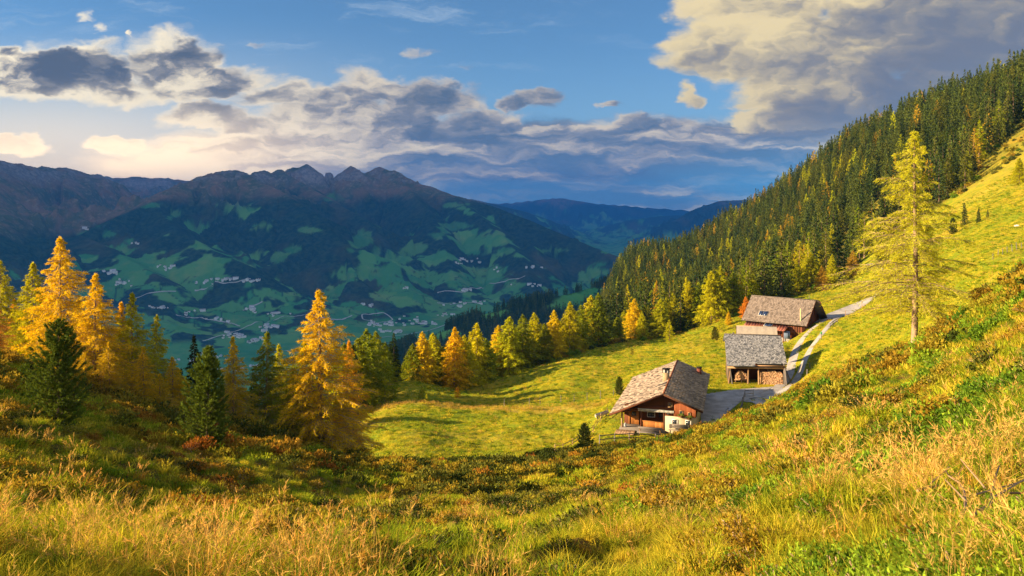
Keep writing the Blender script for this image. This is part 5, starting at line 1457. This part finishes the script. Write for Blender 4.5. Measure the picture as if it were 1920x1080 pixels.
# ------------------------------------------------------------------ the wood hut
def hut():
    fr = Frame(39.0, 128.2, -28.1, -12)
    t = thing('wood_shed', 'open-fronted timber shed with silver shingle roof, firewood stacked below', 'shed', tuple(fr.o), fr.rz)
    x0, x1 = -4.6, 4.65
    rf = shingles((x0, -.9, 3.0), (x1, -.9, 3.0), (x1, 8, 6.6), (x0, 8, 6.6), (.24, .25), M_SHH, 21, 'roof', t, .14, (.47, .10), .06)
    shingles((x1, 12.4, 4.8), (x0, 12.4, 4.8), (x0, 8, 6.6), (x1, 8, 6.6), (.4, .4), M_SHH, 22, 'roof', t, .14)
    MB().beam((x0, 8, 6.68), (x1, 8, 6.68), .3, .1).build('ridge_board', M_GREYW, t)
    mb = MB()
    mb.beam((x0 + .1, 0, 2.5), (x1 - .1, 0, 2.72), .26); mb.beam((-.2, -.35, 3.02), (x1 - .1, -.35, 3.12), .16, .14)
    mb.build('lintel_beam', M_TANW, t)
    mb = MB()
    for k in range(14):
        x = x0 + .3 + k * .66; mb.beam((x, -.7 if k < 7 else .2, 2.9 if k < 7 else 3.2), (x, 7.9, 6.38), .09, .13)
    mb.build('rafter', M_DARKW, t)
    for a, b, m_ in (((-4.3, -.4, 0), (-4.0, 0, 2.4), M_TANW), ((-3.75, -.5, 0), (-4.1, 0, 2.4), M_GREYW), ((-1.3, 0, 0), (-1.25, 0, 2.5), M_TANW), ((.35, 0, 0), (.3, 0, 2.6), M_TANW), ((4.25, -.1, 0), (4.2, 0, 3.3), M_GREYW), ((4.5, -.5, .2), (4.3, 0, 3.2), M_GREYW)):
        mb = MB(); mb.pole(a, b, .13, .11, 7); mb.build('post', m_, t)
    mb = MB()
    for k in range(20): mb.box(-4.35, -4.25, .3 + k * .36, .62 + k * .36, -.4, 3.0 + k * .145)
    mb.build('side_wall', M_BROWNW, t)
    mb = MB()
    for k in range(20): mb.box(4.25, 4.35, .3 + k * .36, .62 + k * .36, -.4, 3.0 + k * .145)
    mb.build('side_wall', M_BROWNW, t)
    MB().box(-4.2, 4.2, 4.0, 4.1, -.4, 4.4).build('back_wall', M_DARKW, t)
    # firewood
    def stack(xa, xb, za, zb, y, label, sd_, prof=None):
        r = random.Random(sd_); mb = MB(); s = .16; row = 0; z = za + .08
        while z < zb:
            x = xa + .08 + (s / 2 if row % 2 else 0)
            while x < xb - .05:
                if prof is None or z - za < prof((x - xa) / (xb - xa)) * (zb - za):
                    rr = r.uniform(.062, .092); yy = y + r.uniform(-.07, .07); jx = r.uniform(-.015, .015); jz = r.uniform(-.015, .015)
                    V, Q = pole((x + jx, yy, z + jz), (x + jx, y + 1.0, z + jz), rr, rr, 6)
                    capq = [(12, 0, 1, 2), (12, 2, 3, 4), (12, 4, 5, 0)]
                    mb.add(V[:14], np.concatenate([Q, np.array(capq)]))
                x += s
            z += s * .88; row += 1
        p = fr.o; o = mb.build('firewood_stack', M_LOGEND, None); o.location = tuple(p); o.rotation_euler = (0, 0, fr.rz); tag(o, label, 'firewood')
    stack(.6, 4.05, 0.0, 2.15, .15, 'tall stack of pale round log ends at the right of the open shed', 1, lambda u: 1 - .12 * abs(u - .5) * 2)
    stack(-3.3, -1.45, .5, 1.75, .6, 'smaller reddish firewood pile on a trestle at the left of the open shed', 2, lambda u: .6 + .4 * math.sin(u * 3))
    mb = MB(); mb.box(-3.4, -1.4, .5, 1.6, .38, .48); mb.beam((-2.3, .45, -.05), (-2.3, .45, .38), .12); mb.beam((-3.2, .6, -.05), (-3.2, .6, .38), .1); mb.beam((-1.5, .6, -.05), (-1.5, .6, .38), .1)
    o = mb.build('trestle', M_TANW, None); o.location = tuple(fr.o); o.rotation_euler = (0, 0, fr.rz); tag(o, 'rough timber trestle under the smaller firewood pile in the shed', 'trestle')
    # loose timber leaning at the corner
    o = MB().beam((4.2, -1.9, .12), (5.6, -.3, .35), .28, .2).build('timber_log', M_GREYW, None); o.location = tuple(fr.o); o.rotation_euler = (0, 0, fr.rz); tag(o, 'squared grey timber lying beside the track at the right corner of the shed', 'timber')
    o = MB().beam((5.3, 1.0, .1), (4.5, 3.5, 2.2), .12, .05).beam((5.5, 1.6, .1), (4.55, 4.0, 2.6), .12, .05).build('plank', M_GREYW, None); o.location = tuple(fr.o); o.rotation_euler = (0, 0, fr.rz); tag(o, 'pair of grey planks leaning on the right side wall of the shed', 'planks')
hut()

def annex():
    fr = Frame(45.1, 148.0, -28.0, -10)
    t = thing('lean_to_shed', 'small lean-to with tan corrugated roof between the shed and the upper barn', 'lean-to', tuple(fr.o), fr.rz)
    n = 60; xs = np.linspace(-3.65, 3.65, n); zc = .045 * np.sin(xs * 2 * math.pi / .27)
    lo = np.stack([xs, np.full(n, 0.), 4.70 + zc - .02 * xs * 0], 1); hi = np.stack([xs + .35, np.full(n, 3.4), 5.70 + zc + .0 * xs], 1)
    V = np.concatenate([lo, hi, lo - [0, 0, .05], hi - [0, 0, .05]])
    Q = [(i, i + 1, n + i + 1, n + i) for i in range(n - 1)] + [(2 * n + i, 3 * n + i, 3 * n + i + 1, 2 * n + i + 1) for i in range(n - 1)] + [(i, 2 * n + i, 2 * n + i + 1, i + 1) for i in range(n - 1)]
    obj('corrugated_roof', quad_mesh('corrugated_roof', V, Q, [M_TIN], smooth=True), t)
    MB().add(hexa([(-3.4, .2, -.6), (3.5, .2, -.6), (3.5, 3.2, -.6), (-3.4, 3.2, -.6)], [(-3.4, .2, 4.62), (3.5, .2, 4.62), (3.5, 3.2, 5.5), (-3.4, 3.2, 5.5)])).build('wall', M_DARKW, t)
    MB().beam((-3.3, 3.45, 5.72), (4.0, 3.45, 5.72), .1, .14).build('top_board', M_TANW, t)
    MB().beam((-4.6, .2, 3.2), (-4.1, .6, 4.9), .14, .3).build('brace', M_GREYW, t)
annex()

# ------------------------------------------------------------------ the upper barn
def barn():
    fr = Frame(49.8, 174.5, -28.1, -41.6)
    t = thing('barn', 'long barn with brown-grey shingle roof and two small solar panels, farthest of the buildings', 'barn', tuple(fr.o), fr.rz)
    W = 14.3; ze, yr, zr = 3.8, 5.0, 8.7
    shingles((0, 0, ze), (W, 0, ze), (W, yr, zr), (0, yr, zr), (.36, .34), M_SHB, 31, 'roof', t, .16, None, .04)
    shingles((W + .75, 9.6, 4.4), (0, 9.6, 4.4), (0, yr, zr), (W + .75, yr, zr), (.5, .45), M_SHB, 32, 'roof', t, .16)
    MB().beam((0, yr, zr + .06), (W + .5, yr, zr + .06), .3, .1).build('ridge_board', M_GREYW, t)
    mb = MB(); mb.beam((W + .03, -.05, ze - .12), (W + .03, yr - .03, zr - .12), .06, .24); mb.beam((W + .78, 9.6, 4.3), (W + .78, yr + .03, zr - .1), .06, .24); mb.build('barge_board', M_DARKW, t)
    V0 = [(.6, .9, -.8), (13.4, .9, -.8), (13.4, 5, -.8), (.6, 5, -.8)]; V1 = [(.6, .9, 4.4), (13.4, .9, 4.4), (13.4, 5, 8.4), (.6, 5, 8.4)]
    U0 = [(.6, 5, -.8), (13.4, 5, -.8), (13.4, 9, -.8), (.6, 9, -.8)]; U1 = [(.6, 5, 8.4), (13.4, 5, 8.4), (13.4, 9, 4.7), (.6, 9, 4.7)]
    MB().add(hexa(V0, V1), vary=.4).add(hexa(U0, U1), vary=.4).build('timber_wall', M_DARKW, t)
    mb = MB()
    for k in range(24): mb.box(.7 + k * .52, 1.12 + k * .52, .85, .897, .9, 3.9)
    mb.build('wall_boarding', M_DARKW, t)
    MB().box(.5, 13.5, .6, .848, -.8, .85).build('foundation', M_CONC, t)
    # red sheet roof strip in front of the wall
    mb = MB()
    for k in range(15):
        x = 1.0 + k * .62; mb.add(hexa([(x, -1.7, 2.55), (x + .6, -1.7, 2.55), (x + .6, .3, 3.42), (x, .3, 3.42)], [(x, -1.7, 2.6), (x + .6, -1.7, 2.6), (x + .6, .3, 3.47), (x, .3, 3.47)]))
        mb.beam((x + .61, -1.7, 2.62), (x + .61, .3, 3.49), .05, .07)
    pr = mb.build('porch_roof', M_RUST, t)
    for k in range(5): MB().beam((1.2 + k * 2.2, -1.5, -.3), (1.2 + k * 2.2, -1.5, 2.5), .14).build('post', M_DARKW, t)
    nrm = np.array((0, -(zr - ze), yr)) ; nrm = nrm / np.linalg.norm(nrm)
    def panel(px0, py0, px1, py1, p0, n, nm, off=.14):
        a = fr.ray(px0, py1, p0, n); b = fr.ray(px1, py1, p0, n); d_ = fr.ray(px0 + 3, py0, p0, n); c = fr.ray(px1 + 3, py0, p0, n)
        x0, x1 = a[0], (b[0] + c[0]) / 2; ya, yb = a[1], d_[1]; n = np.array(n); n = n / np.linalg.norm(n)
        P0 = [np.array((x, y, p0[2] + (y - p0[1]) * (-n[1] / n[2]))) for x, y in ((x0, ya), (x1, ya), (x1, yb), (x0, yb))]
        o = MB().add(np.array([p + n * .09 for p in P0] + [p + n * off for p in P0])).build('panel_frame', M_METAL, t)
        c_ = sum(P0) / 4
        for s0, s1 in ((.04, .49), (.51, .96)):
            q = [P0[0] + (P0[1] - P0[0]) * s0 + (P0[3] - P0[0]) * .05, P0[0] + (P0[1] - P0[0]) * s1 + (P0[3] - P0[0]) * .05, P0[3] + (P0[2] - P0[3]) * s1 + (P0[0] - P0[3]) * .05, P0[3] + (P0[2] - P0[3]) * s0 + (P0[0] - P0[3]) * .05]
            MB().add(np.array([p + n * (off + .004) for p in q] + [p + n * (off + .02) for p in q])).build('solar_panel', M_SOLAR, o)
    panel(1421, 583, 1439, 592, (0, 0, ze), tuple(nrm), 'solar')
    n2 = np.array((0, -.87, 2.0)); panel(1431, 606, 1448, 612, (0, -1.7, 2.6), tuple(n2), 'solar', .13)
    c = fr.ray(1501, 602, (0, 0, ze), tuple(nrm))
    mb = MB(); mb.pole((c[0], c[1], c[2] - .3), (c[0], c[1], c[2] + 2.6), .11, .11, 10); mb.build('flue_pipe', plain_mat('brass_coloured_pipe', (.62, .5, .25), (.55, .42, .2), 3, .4), t)
    MB().box(9.6, 11.0, -.6, -.5, .9, 2.5).build('tarpaulin', M_BLUE, t)
    # things around
    def rel(x, y, z=0): p = fr.o + fr.ax * x + fr.ay * y; return (p[0], p[1], fr.o[2] + z)
    w = thing('water_trough', 'pale stone water trough at the right front of the upper barn', 'trough', rel(11.9, -1.6, 0), fr.rz)
    mb = MB(); mb.box(-.9, .9, -.35, -.25, 0, .6); mb.box(-.9, .9, .25, .35, 0, .6); mb.box(-.9, -.8, -.25, .25, 0, .6); mb.box(.8, .9, -.25, .25, 0, .6); mb.box(-.8, .8, -.25, .25, 0, .12); mb.build('basin', M_CONC, w)
    MB().box(-.8, .8, -.25, .25, .45, .5).build('water', M_GLASS, w)
    mb = MB()
    for k in range(4): mb.beam((-.9, -.3 + k * .18, .05 + .04 * k), (1.1, -.1 + k * .18, .25 + .05 * k), .16, .05)
    o = mb.build('plank_pile', M_GREYW, None); o.location = rel(13.6, -2.2); o.rotation_euler = (0, 0, fr.rz); tag(o, 'few pale boards lying between the upper barn and the track', 'boards')
    return fr
BARN = barn()

# ------------------------------------------------------------------ gravel track
def track():
    zf = lambda x, y: ground(x, y)
    parts = [ribbon(TLw, 1.6, .09, zf), ribbon(TRw, 1.15, .085, zf)]
    top = [q for q, p in zip(TLw, TRACK_L) if p[0] >= 1540]; parts.append(ribbon(top, 5.4, .16, zf))
    # yard
    poly = [(1318,738),(1336,735),(1370,730),(1400,727),(1440,724),(1462,722),(1476,727),(1470,738),(1440,743),(1415,746),(1394,749),(1372,757),(1358,770),(1350,785),(1330,800),(1308,800)]
    pw = np.array([unpx(a, b, 99) for a, b in poly]); c = pw.mean(0)
    nr = 14; n = 96
    idx = np.linspace(0, len(pw), n, endpoint=False); i0 = idx.astype(int); fr_ = idx - i0
    edge = pw[i0] * (1 - fr_[:, None]) + pw[(i0 + 1) % len(pw)] * fr_[:, None]
    edge += np.stack([vnoise(edge[:, 0] * 1.2, edge[:, 1] * 1.2, 81), vnoise(edge[:, 0] * 1.2, edge[:, 1] * 1.2, 82)], 1) * .35
    rings = np.stack([c + (edge - c) * (k / (nr - 1)) for k in range(nr)])
    P2 = rings.reshape(-1, 2); Z = ground(P2[:, 0], P2[:, 1]) + .055; Z[-n:] -= .12
    V = np.concatenate([P2, Z[:, None]], 1)
    Q = [(k * n + i, k * n + (i + 1) % n, (k + 1) * n + (i + 1) % n, (k + 1) * n + i) for k in range(nr - 1) for i in range(n)]
    parts.append((V, np.array(Q)))
    V, Fc = merge(parts)
    m, nt = new_mat('gravel'); g = G(nt); pos = g.n('ShaderNodeNewGeometry').outputs['Position']
    n1 = g.noise(pos, .5, 5, .65); n2 = g.noise(pos, 7, 3, .6); cc = g.mix(g.ss(n1, .35, .65), C4(.24, .225, .22), C4(.36, .34, .33)); cc = g.mix(g.m('MULTIPLY', g.ss(n2, .5, .75), .4), cc, C4(.15, .14, .11))
    g.out(g.bsdf(cc, .95, g.bump(n2, .06), spec=.05))
    obj('road', mesh_np('road', V, Fc, [m]), kind='structure')
track()

# ------------------------------------------------------------------ fences and small things
def fence(name, label, pts, posts, rails, mat, ph=1.05, pr=.05, rr=.045, group=None, sag=.03):
    """posts at the given ground points, rails at the given heights"""
    x0, y0 = pts[0]; z0 = gz(x0, y0)
    t = thing(name, label, 'fence', (x0, y0, z0), 0, group)
    G3 = [(x, y, gz(x, y)) for x, y in pts]
    for i in posts:
        x, y, z = G3[i]; lx, ly = random.gauss(0, .05), random.gauss(0, .05)
        mb = MB(); mb.pole((x - x0, y - y0, z - z0 - .3), (x - x0 + lx, y - y0 + ly, z - z0 + ph * random.uniform(.92, 1.08)), pr, pr * .8, 6); mb.build('post', mat, t)
    for h in rails:
        for a, b in zip(G3[:-1], G3[1:]):
            mb = MB(); mb.pole((a[0] - x0, a[1] - y0, a[2] - z0 + h + random.gauss(0, sag)), (b[0] - x0, b[1] - y0, b[2] - z0 + h + random.gauss(0, sag)), rr, rr * .8, 6); mb.build('rail', mat, t)
def W(px, py, lo=80): return unpx(px, py, lo)
fp = [at(1124, 93.5), at(1152, 94.5), at(1180, 95.5), at(1228, 96.3), at(1276, 97.0)]
fence('rail_fence', 'grey two-rail pole fence in front of the chalet terrace', fp, range(5), (.45, .9), M_GREYW, 1.05, .07, .06)
fp = [at(1040, 96), at(1056, 97.5), at(1074, 99.5), at(1094, 102), at(1112, 105), at(1126, 108), at(1139, 111)]
fence('rail_fence', 'brown pole fence climbing from the heath to the left corner of the chalet', fp, range(7), (.4, .85), M_TANW, 1.0, .055, .045)
fp = [W(945, 762), W(992, 760), W(1013, 760), W(1052, 757), W(1076, 754), W(1101, 748), W(1126, 743), W(1150, 738)]
fence('pasture_fence', 'line of thin pasture posts along the dry grass strip left of the chalet', fp, range(8), (), M_GREYW, 1.3, .05)
fp = [at(1389, 109), at(1393, 114), at(1397, 119.5), at(1412, 120)]
fence('rail_fence', 'short pale railing beside the gravel yard between chalet and shed', fp, range(4), (.5, 1.0), M_GREYW, 1.1, .06, .055)
fp = [W(1506, 716), W(1513, 703), W(1519, 690)]
fence('pasture_fence', 'three weathered posts beside the lower bend of the track', fp, range(3), (), M_GREYW, .9, .07)
fp = [W(1556, 616), W(1562, 611), W(1570, 606)]
fence('rail_fence', 'little rail gate beside the track above the shed', fp, range(3), (.4, .85), M_GREYW, 1.0, .08, .07)
fp = [W(1586, 601), W(1604, 590), W(1616, 578)]
fence('pasture_fence', 'thin stakes along the upper part of the track', fp, range(3), (), M_TANW, 1.4, .06)
fp = [at(1862 + k * 9, 106 + .0 * k) for k in range(8)]
fence('pasture_fence', 'row of short stakes across the upper meadow at the right edge', fp, range(8), (), M_GREYW, .9, .05)
fp = [W(1518, 560, 140), W(1530, 545, 140), W(1545, 530, 140)]
fence('pasture_fence', 'stakes on the bank above the upper barn', fp, range(3), (), M_GREYW, 1.2, .08)
def marker():
    x, y = W(1540, 637)
    t = thing('trail_marker', 'small green-topped trail post between the two ruts of the track', 'trail post', (x, y, gz(x, y)))
    mb = MB(); mb.pole((0, 0, -.2), (0, 0, 1.3), .06, .06, 8); mb.build('post', M_GREYW, t)
    MB().box(-.13, .13, -.07, .07, 1.05, 1.45).build('sign_plate', plain_mat('green_paint', (.05, .28, .10)), t)
marker()
def boulder(x, y, s, label, seed=1, flat=.6):
    import bmesh
    bm = bmesh.new(); bmesh.ops.create_icosphere(bm, subdivisions=3, radius=1)
    r = np.random.default_rng(seed)
    for v in bm.verts:
        n = .22 * float(vnoise(np.array([v.co.x * 1.6 + seed]), np.array([v.co.y * 1.6 + v.co.z * 1.3]), seed)[0])
        v.co *= 1 + n; v.co.z *= flat; v.co.x = max(min(v.co.x, .8), -.85)
    me = bpy.data.meshes.new('boulder'); bm.to_mesh(me); bm.free(); me.materials.append(M_STONE)
    o = obj('boulder', me, loc=(x, y, gz(x, y) + s * .1), rz=seed); o.scale = (s, s * .8, s); tag(o, label, 'boulder')
x, y = unpx(1632, 500, 120); boulder(x, y, 1.3, 'white boulder on the grass left of the lone larch trunk', 3)
x, y = unpx(1655, 508, 120); boulder(x, y, .5, 'small pale stone right of the white boulder', 4)
x, y = unpx(1908, 421, 100); boulder(x, y, .7, 'flat white stone high on the upper meadow', 5, .35)
x, y = unpx(1756, 668, 20); boulder(x, y, .16, 'tiny white stone below the lone larch', 6)
x, y = unpx(699, 833, 70); boulder(x, y, .25, 'small white stone in the shadow on the meadow', 7)
def trunk_trough():
    x, y = at(1129, 110); x2, y2 = at(1122, 107)
    t = thing('log_trough', 'pale hollowed log trough at the end of the brown pole fence', 'trough', (x, y, gz(x, y)), R(20))
    mb = MB(); mb.pole((-1.0, 0, .35), (.9, 0, .75), .26, .24, 9); mb.build('log', plain_mat('peeled_pale_log', (.62, .55, .42), (.5, .43, .32)), t)
    for s in (-.7, .6): MB().beam((s, 0, -.1), (s, 0, .3 + .15 * (s > 0)), .12).build('leg', M_GREYW, t)
trunk_trough()
# dead branches in the right foreground
def deadwood(px, py, L, ang, seed, label):
    x, y = unpx(px, py, 2.2); z = gz(x, y); r = random.Random(seed)
    t = thing('dead_branch', label, 'branch', (x, y, z + .18), ang)
    mb = MB(); p = np.array((0, 0, 0.)); d_ = np.array((1, .1, .02)); rad = .011
    for k in range(6):
        q = p + d_ * L / 6; mb.pole(tuple(p), tuple(q), rad, rad * .82, 6); rad *= .82
        p = q; d_ = d_ + np.array((r.uniform(-.15, .15), r.uniform(-.3, .3), r.uniform(-.14, .16)))
    mb.build('stem', M_TANW, t)
    for k in range(3):
        s = np.array((L * (.25 + .2 * k), .03, .02)); e = s + np.array((L * .3, r.uniform(-.3, .3) * L, r.uniform(.02, .2) * L)); mb = MB(); mb.pole(tuple(s), tuple(e), .006, .003, 5); mb.build('twig', M_TANW, t)
deadwood(1800, 1005, .75, .75, 1, 'pale bent twig lying highest in the grass at the right edge')
deadwood(1822, 1040, .8, .55, 2, 'thicker bleached branch lying in the grass in the bottom right corner')
deadwood(1720, 968, .6, .35, 3, 'thin curved dead twig left of the bleached branch')
# ------------------------------------------------------------------ houses far down in the valley
def houses():
    M_W = plain_mat('far_white_wall', (.85, .84, .80), (.75, .73, .70), .1); M_R1 = plain_mat('far_brown_roof', (.16, .10, .07), (.10, .07, .05), .1); M_R2 = plain_mat('far_grey_roof', (.42, .42, .44), (.34, .34, .36), .1)
    metas = []
    for k, (w, l, h, mr) in enumerate([(11, 14, 7, M_R1), (13, 18, 8, M_R2), (10, 12, 6, M_R1), (16, 30, 8, M_R2)]):
        e = .8
        V = [(-w/2,-l/2,-6),(w/2,-l/2,-6),(w/2,l/2,-6),(-w/2,l/2,-6),(-w/2,-l/2,h),(w/2,-l/2,h),(w/2,l/2,h),(-w/2,l/2,h)]
        Q = [(0,1,5,4),(1,2,6,5),(2,3,7,6),(3,0,4,7)]; mi = [0] * 4
        p = h + w * .28
        n = len(V); V += [(-w/2-e,-l/2-e,h-.4),(0,-l/2-e,p),(0,l/2+e,p),(-w/2-e,l/2+e,h-.4),(w/2+e,-l/2-e,h-.4),(w/2+e,l/2+e,h-.4),(0,-l/2,p-.3),(0,l/2,p-.3)]
        Q += [(n,n+1,n+2,n+3),(n+1,n+4,n+5,n+2),(4,5,n+6,n+6),(7,n+7,6,6)]; mi += [1, 1, 0, 0]
        me = bpy.data.meshes.new('far_house'); me.from_pydata(V, [], [tuple(dict.fromkeys(q)) for q in Q]); me.materials.append(M_W); me.materials.append(mr)
        me.polygons.foreach_set('material_index', mi); metas.append(me)
    hamlets = [  # px, py, half width, half height, count, where
     (205,510,16,5,6,'on the shaded slope behind the tallest golden larch'), (235,530,20,6,7,'above the left-hand golden larches'), (312,500,26,6,10,'high on the green terrace of the slope opposite'),
     (385,528,22,5,9,'along the pale road on the green terrace'), (425,524,16,5,8,'at the bend of the terrace road'), (470,526,18,4,8,'right of the terrace road'), (300,575,26,6,7,'on the steep meadows below the terrace'),
     (360,585,24,8,8,'among hedges on the lower slope'), (400,598,16,6,5,'in the small wood clearings of the lower slope'), (470,580,14,8,6,'along the zigzag lane of the lower slope'), (510,588,30,5,10,'in the hamlet right of the zigzag lane'),
     (440,628,26,8,18,'in the village left of the big golden larch'), (480,640,22,6,14,'at the near end of the village left of the big golden larch'), (505,612,24,6,12,'in the upper village beside the big golden larch'), (380,672,46,10,22,'in the valley village between the two dark conifers'),
     (450,690,40,9,14,'in the valley behind the wispy larch'), (695,572,18,4,6,'by the square field lane'), (705,608,30,7,18,'in the village right of the big golden larch'), (740,622,26,5,12,'at the right end of the village in the gap of the trees'),
     (765,598,26,6,8,'scattered over the valley floor'), (800,605,20,5,10,'beside the river bend'), (835,590,20,4,7,'on the valley floor left of the spur'), (860,572,24,4,8,'below the long pale road'), (895,567,22,4,7,'near the foot of the wooded spur'),
     (875,545,16,4,4,'beside the long pale road'), (885,487,22,4,7,'high under the right shoulder of the mountain'), (860,492,14,4,4,'on the high pastures'), (935,505,14,4,4,'on the pasture below the right shoulder'), (1000,500,20,4,5,'on the lower right shoulder'),
     (990,535,24,4,6,'just above the wooded spur'), (760,540,10,5,3,'in the dark wood of the slope'), (255,455,10,3,3,'at the mouth of the side valley'), (165,425,10,4,5,'deep in the side valley at the left')]
    r = random.Random(3); total = 0
    for px, py, hw, hh, n, where in hamlets:
        for k in range(n):
            p = far_unpx(px + r.gauss(0, .55) * hw, py + r.gauss(0, .5) * hh, 3200)
            if p is None or p[1] > 13000: continue
            if total >= 290: break
            o = bpy.data.objects.new('far_house', r.choice(metas)); COL.objects.link(o)
            o.location = p; o.rotation_euler = (0, 0, r.uniform(0, 3.14)); s = r.uniform(.9, 1.35) * (p[1] / 5500) ** .5; o.scale = (s, s, s)
            tag(o, 'tiny white house ' + where, 'house', 'far houses ' + where); total += 1
    print('houses', total)
houses()
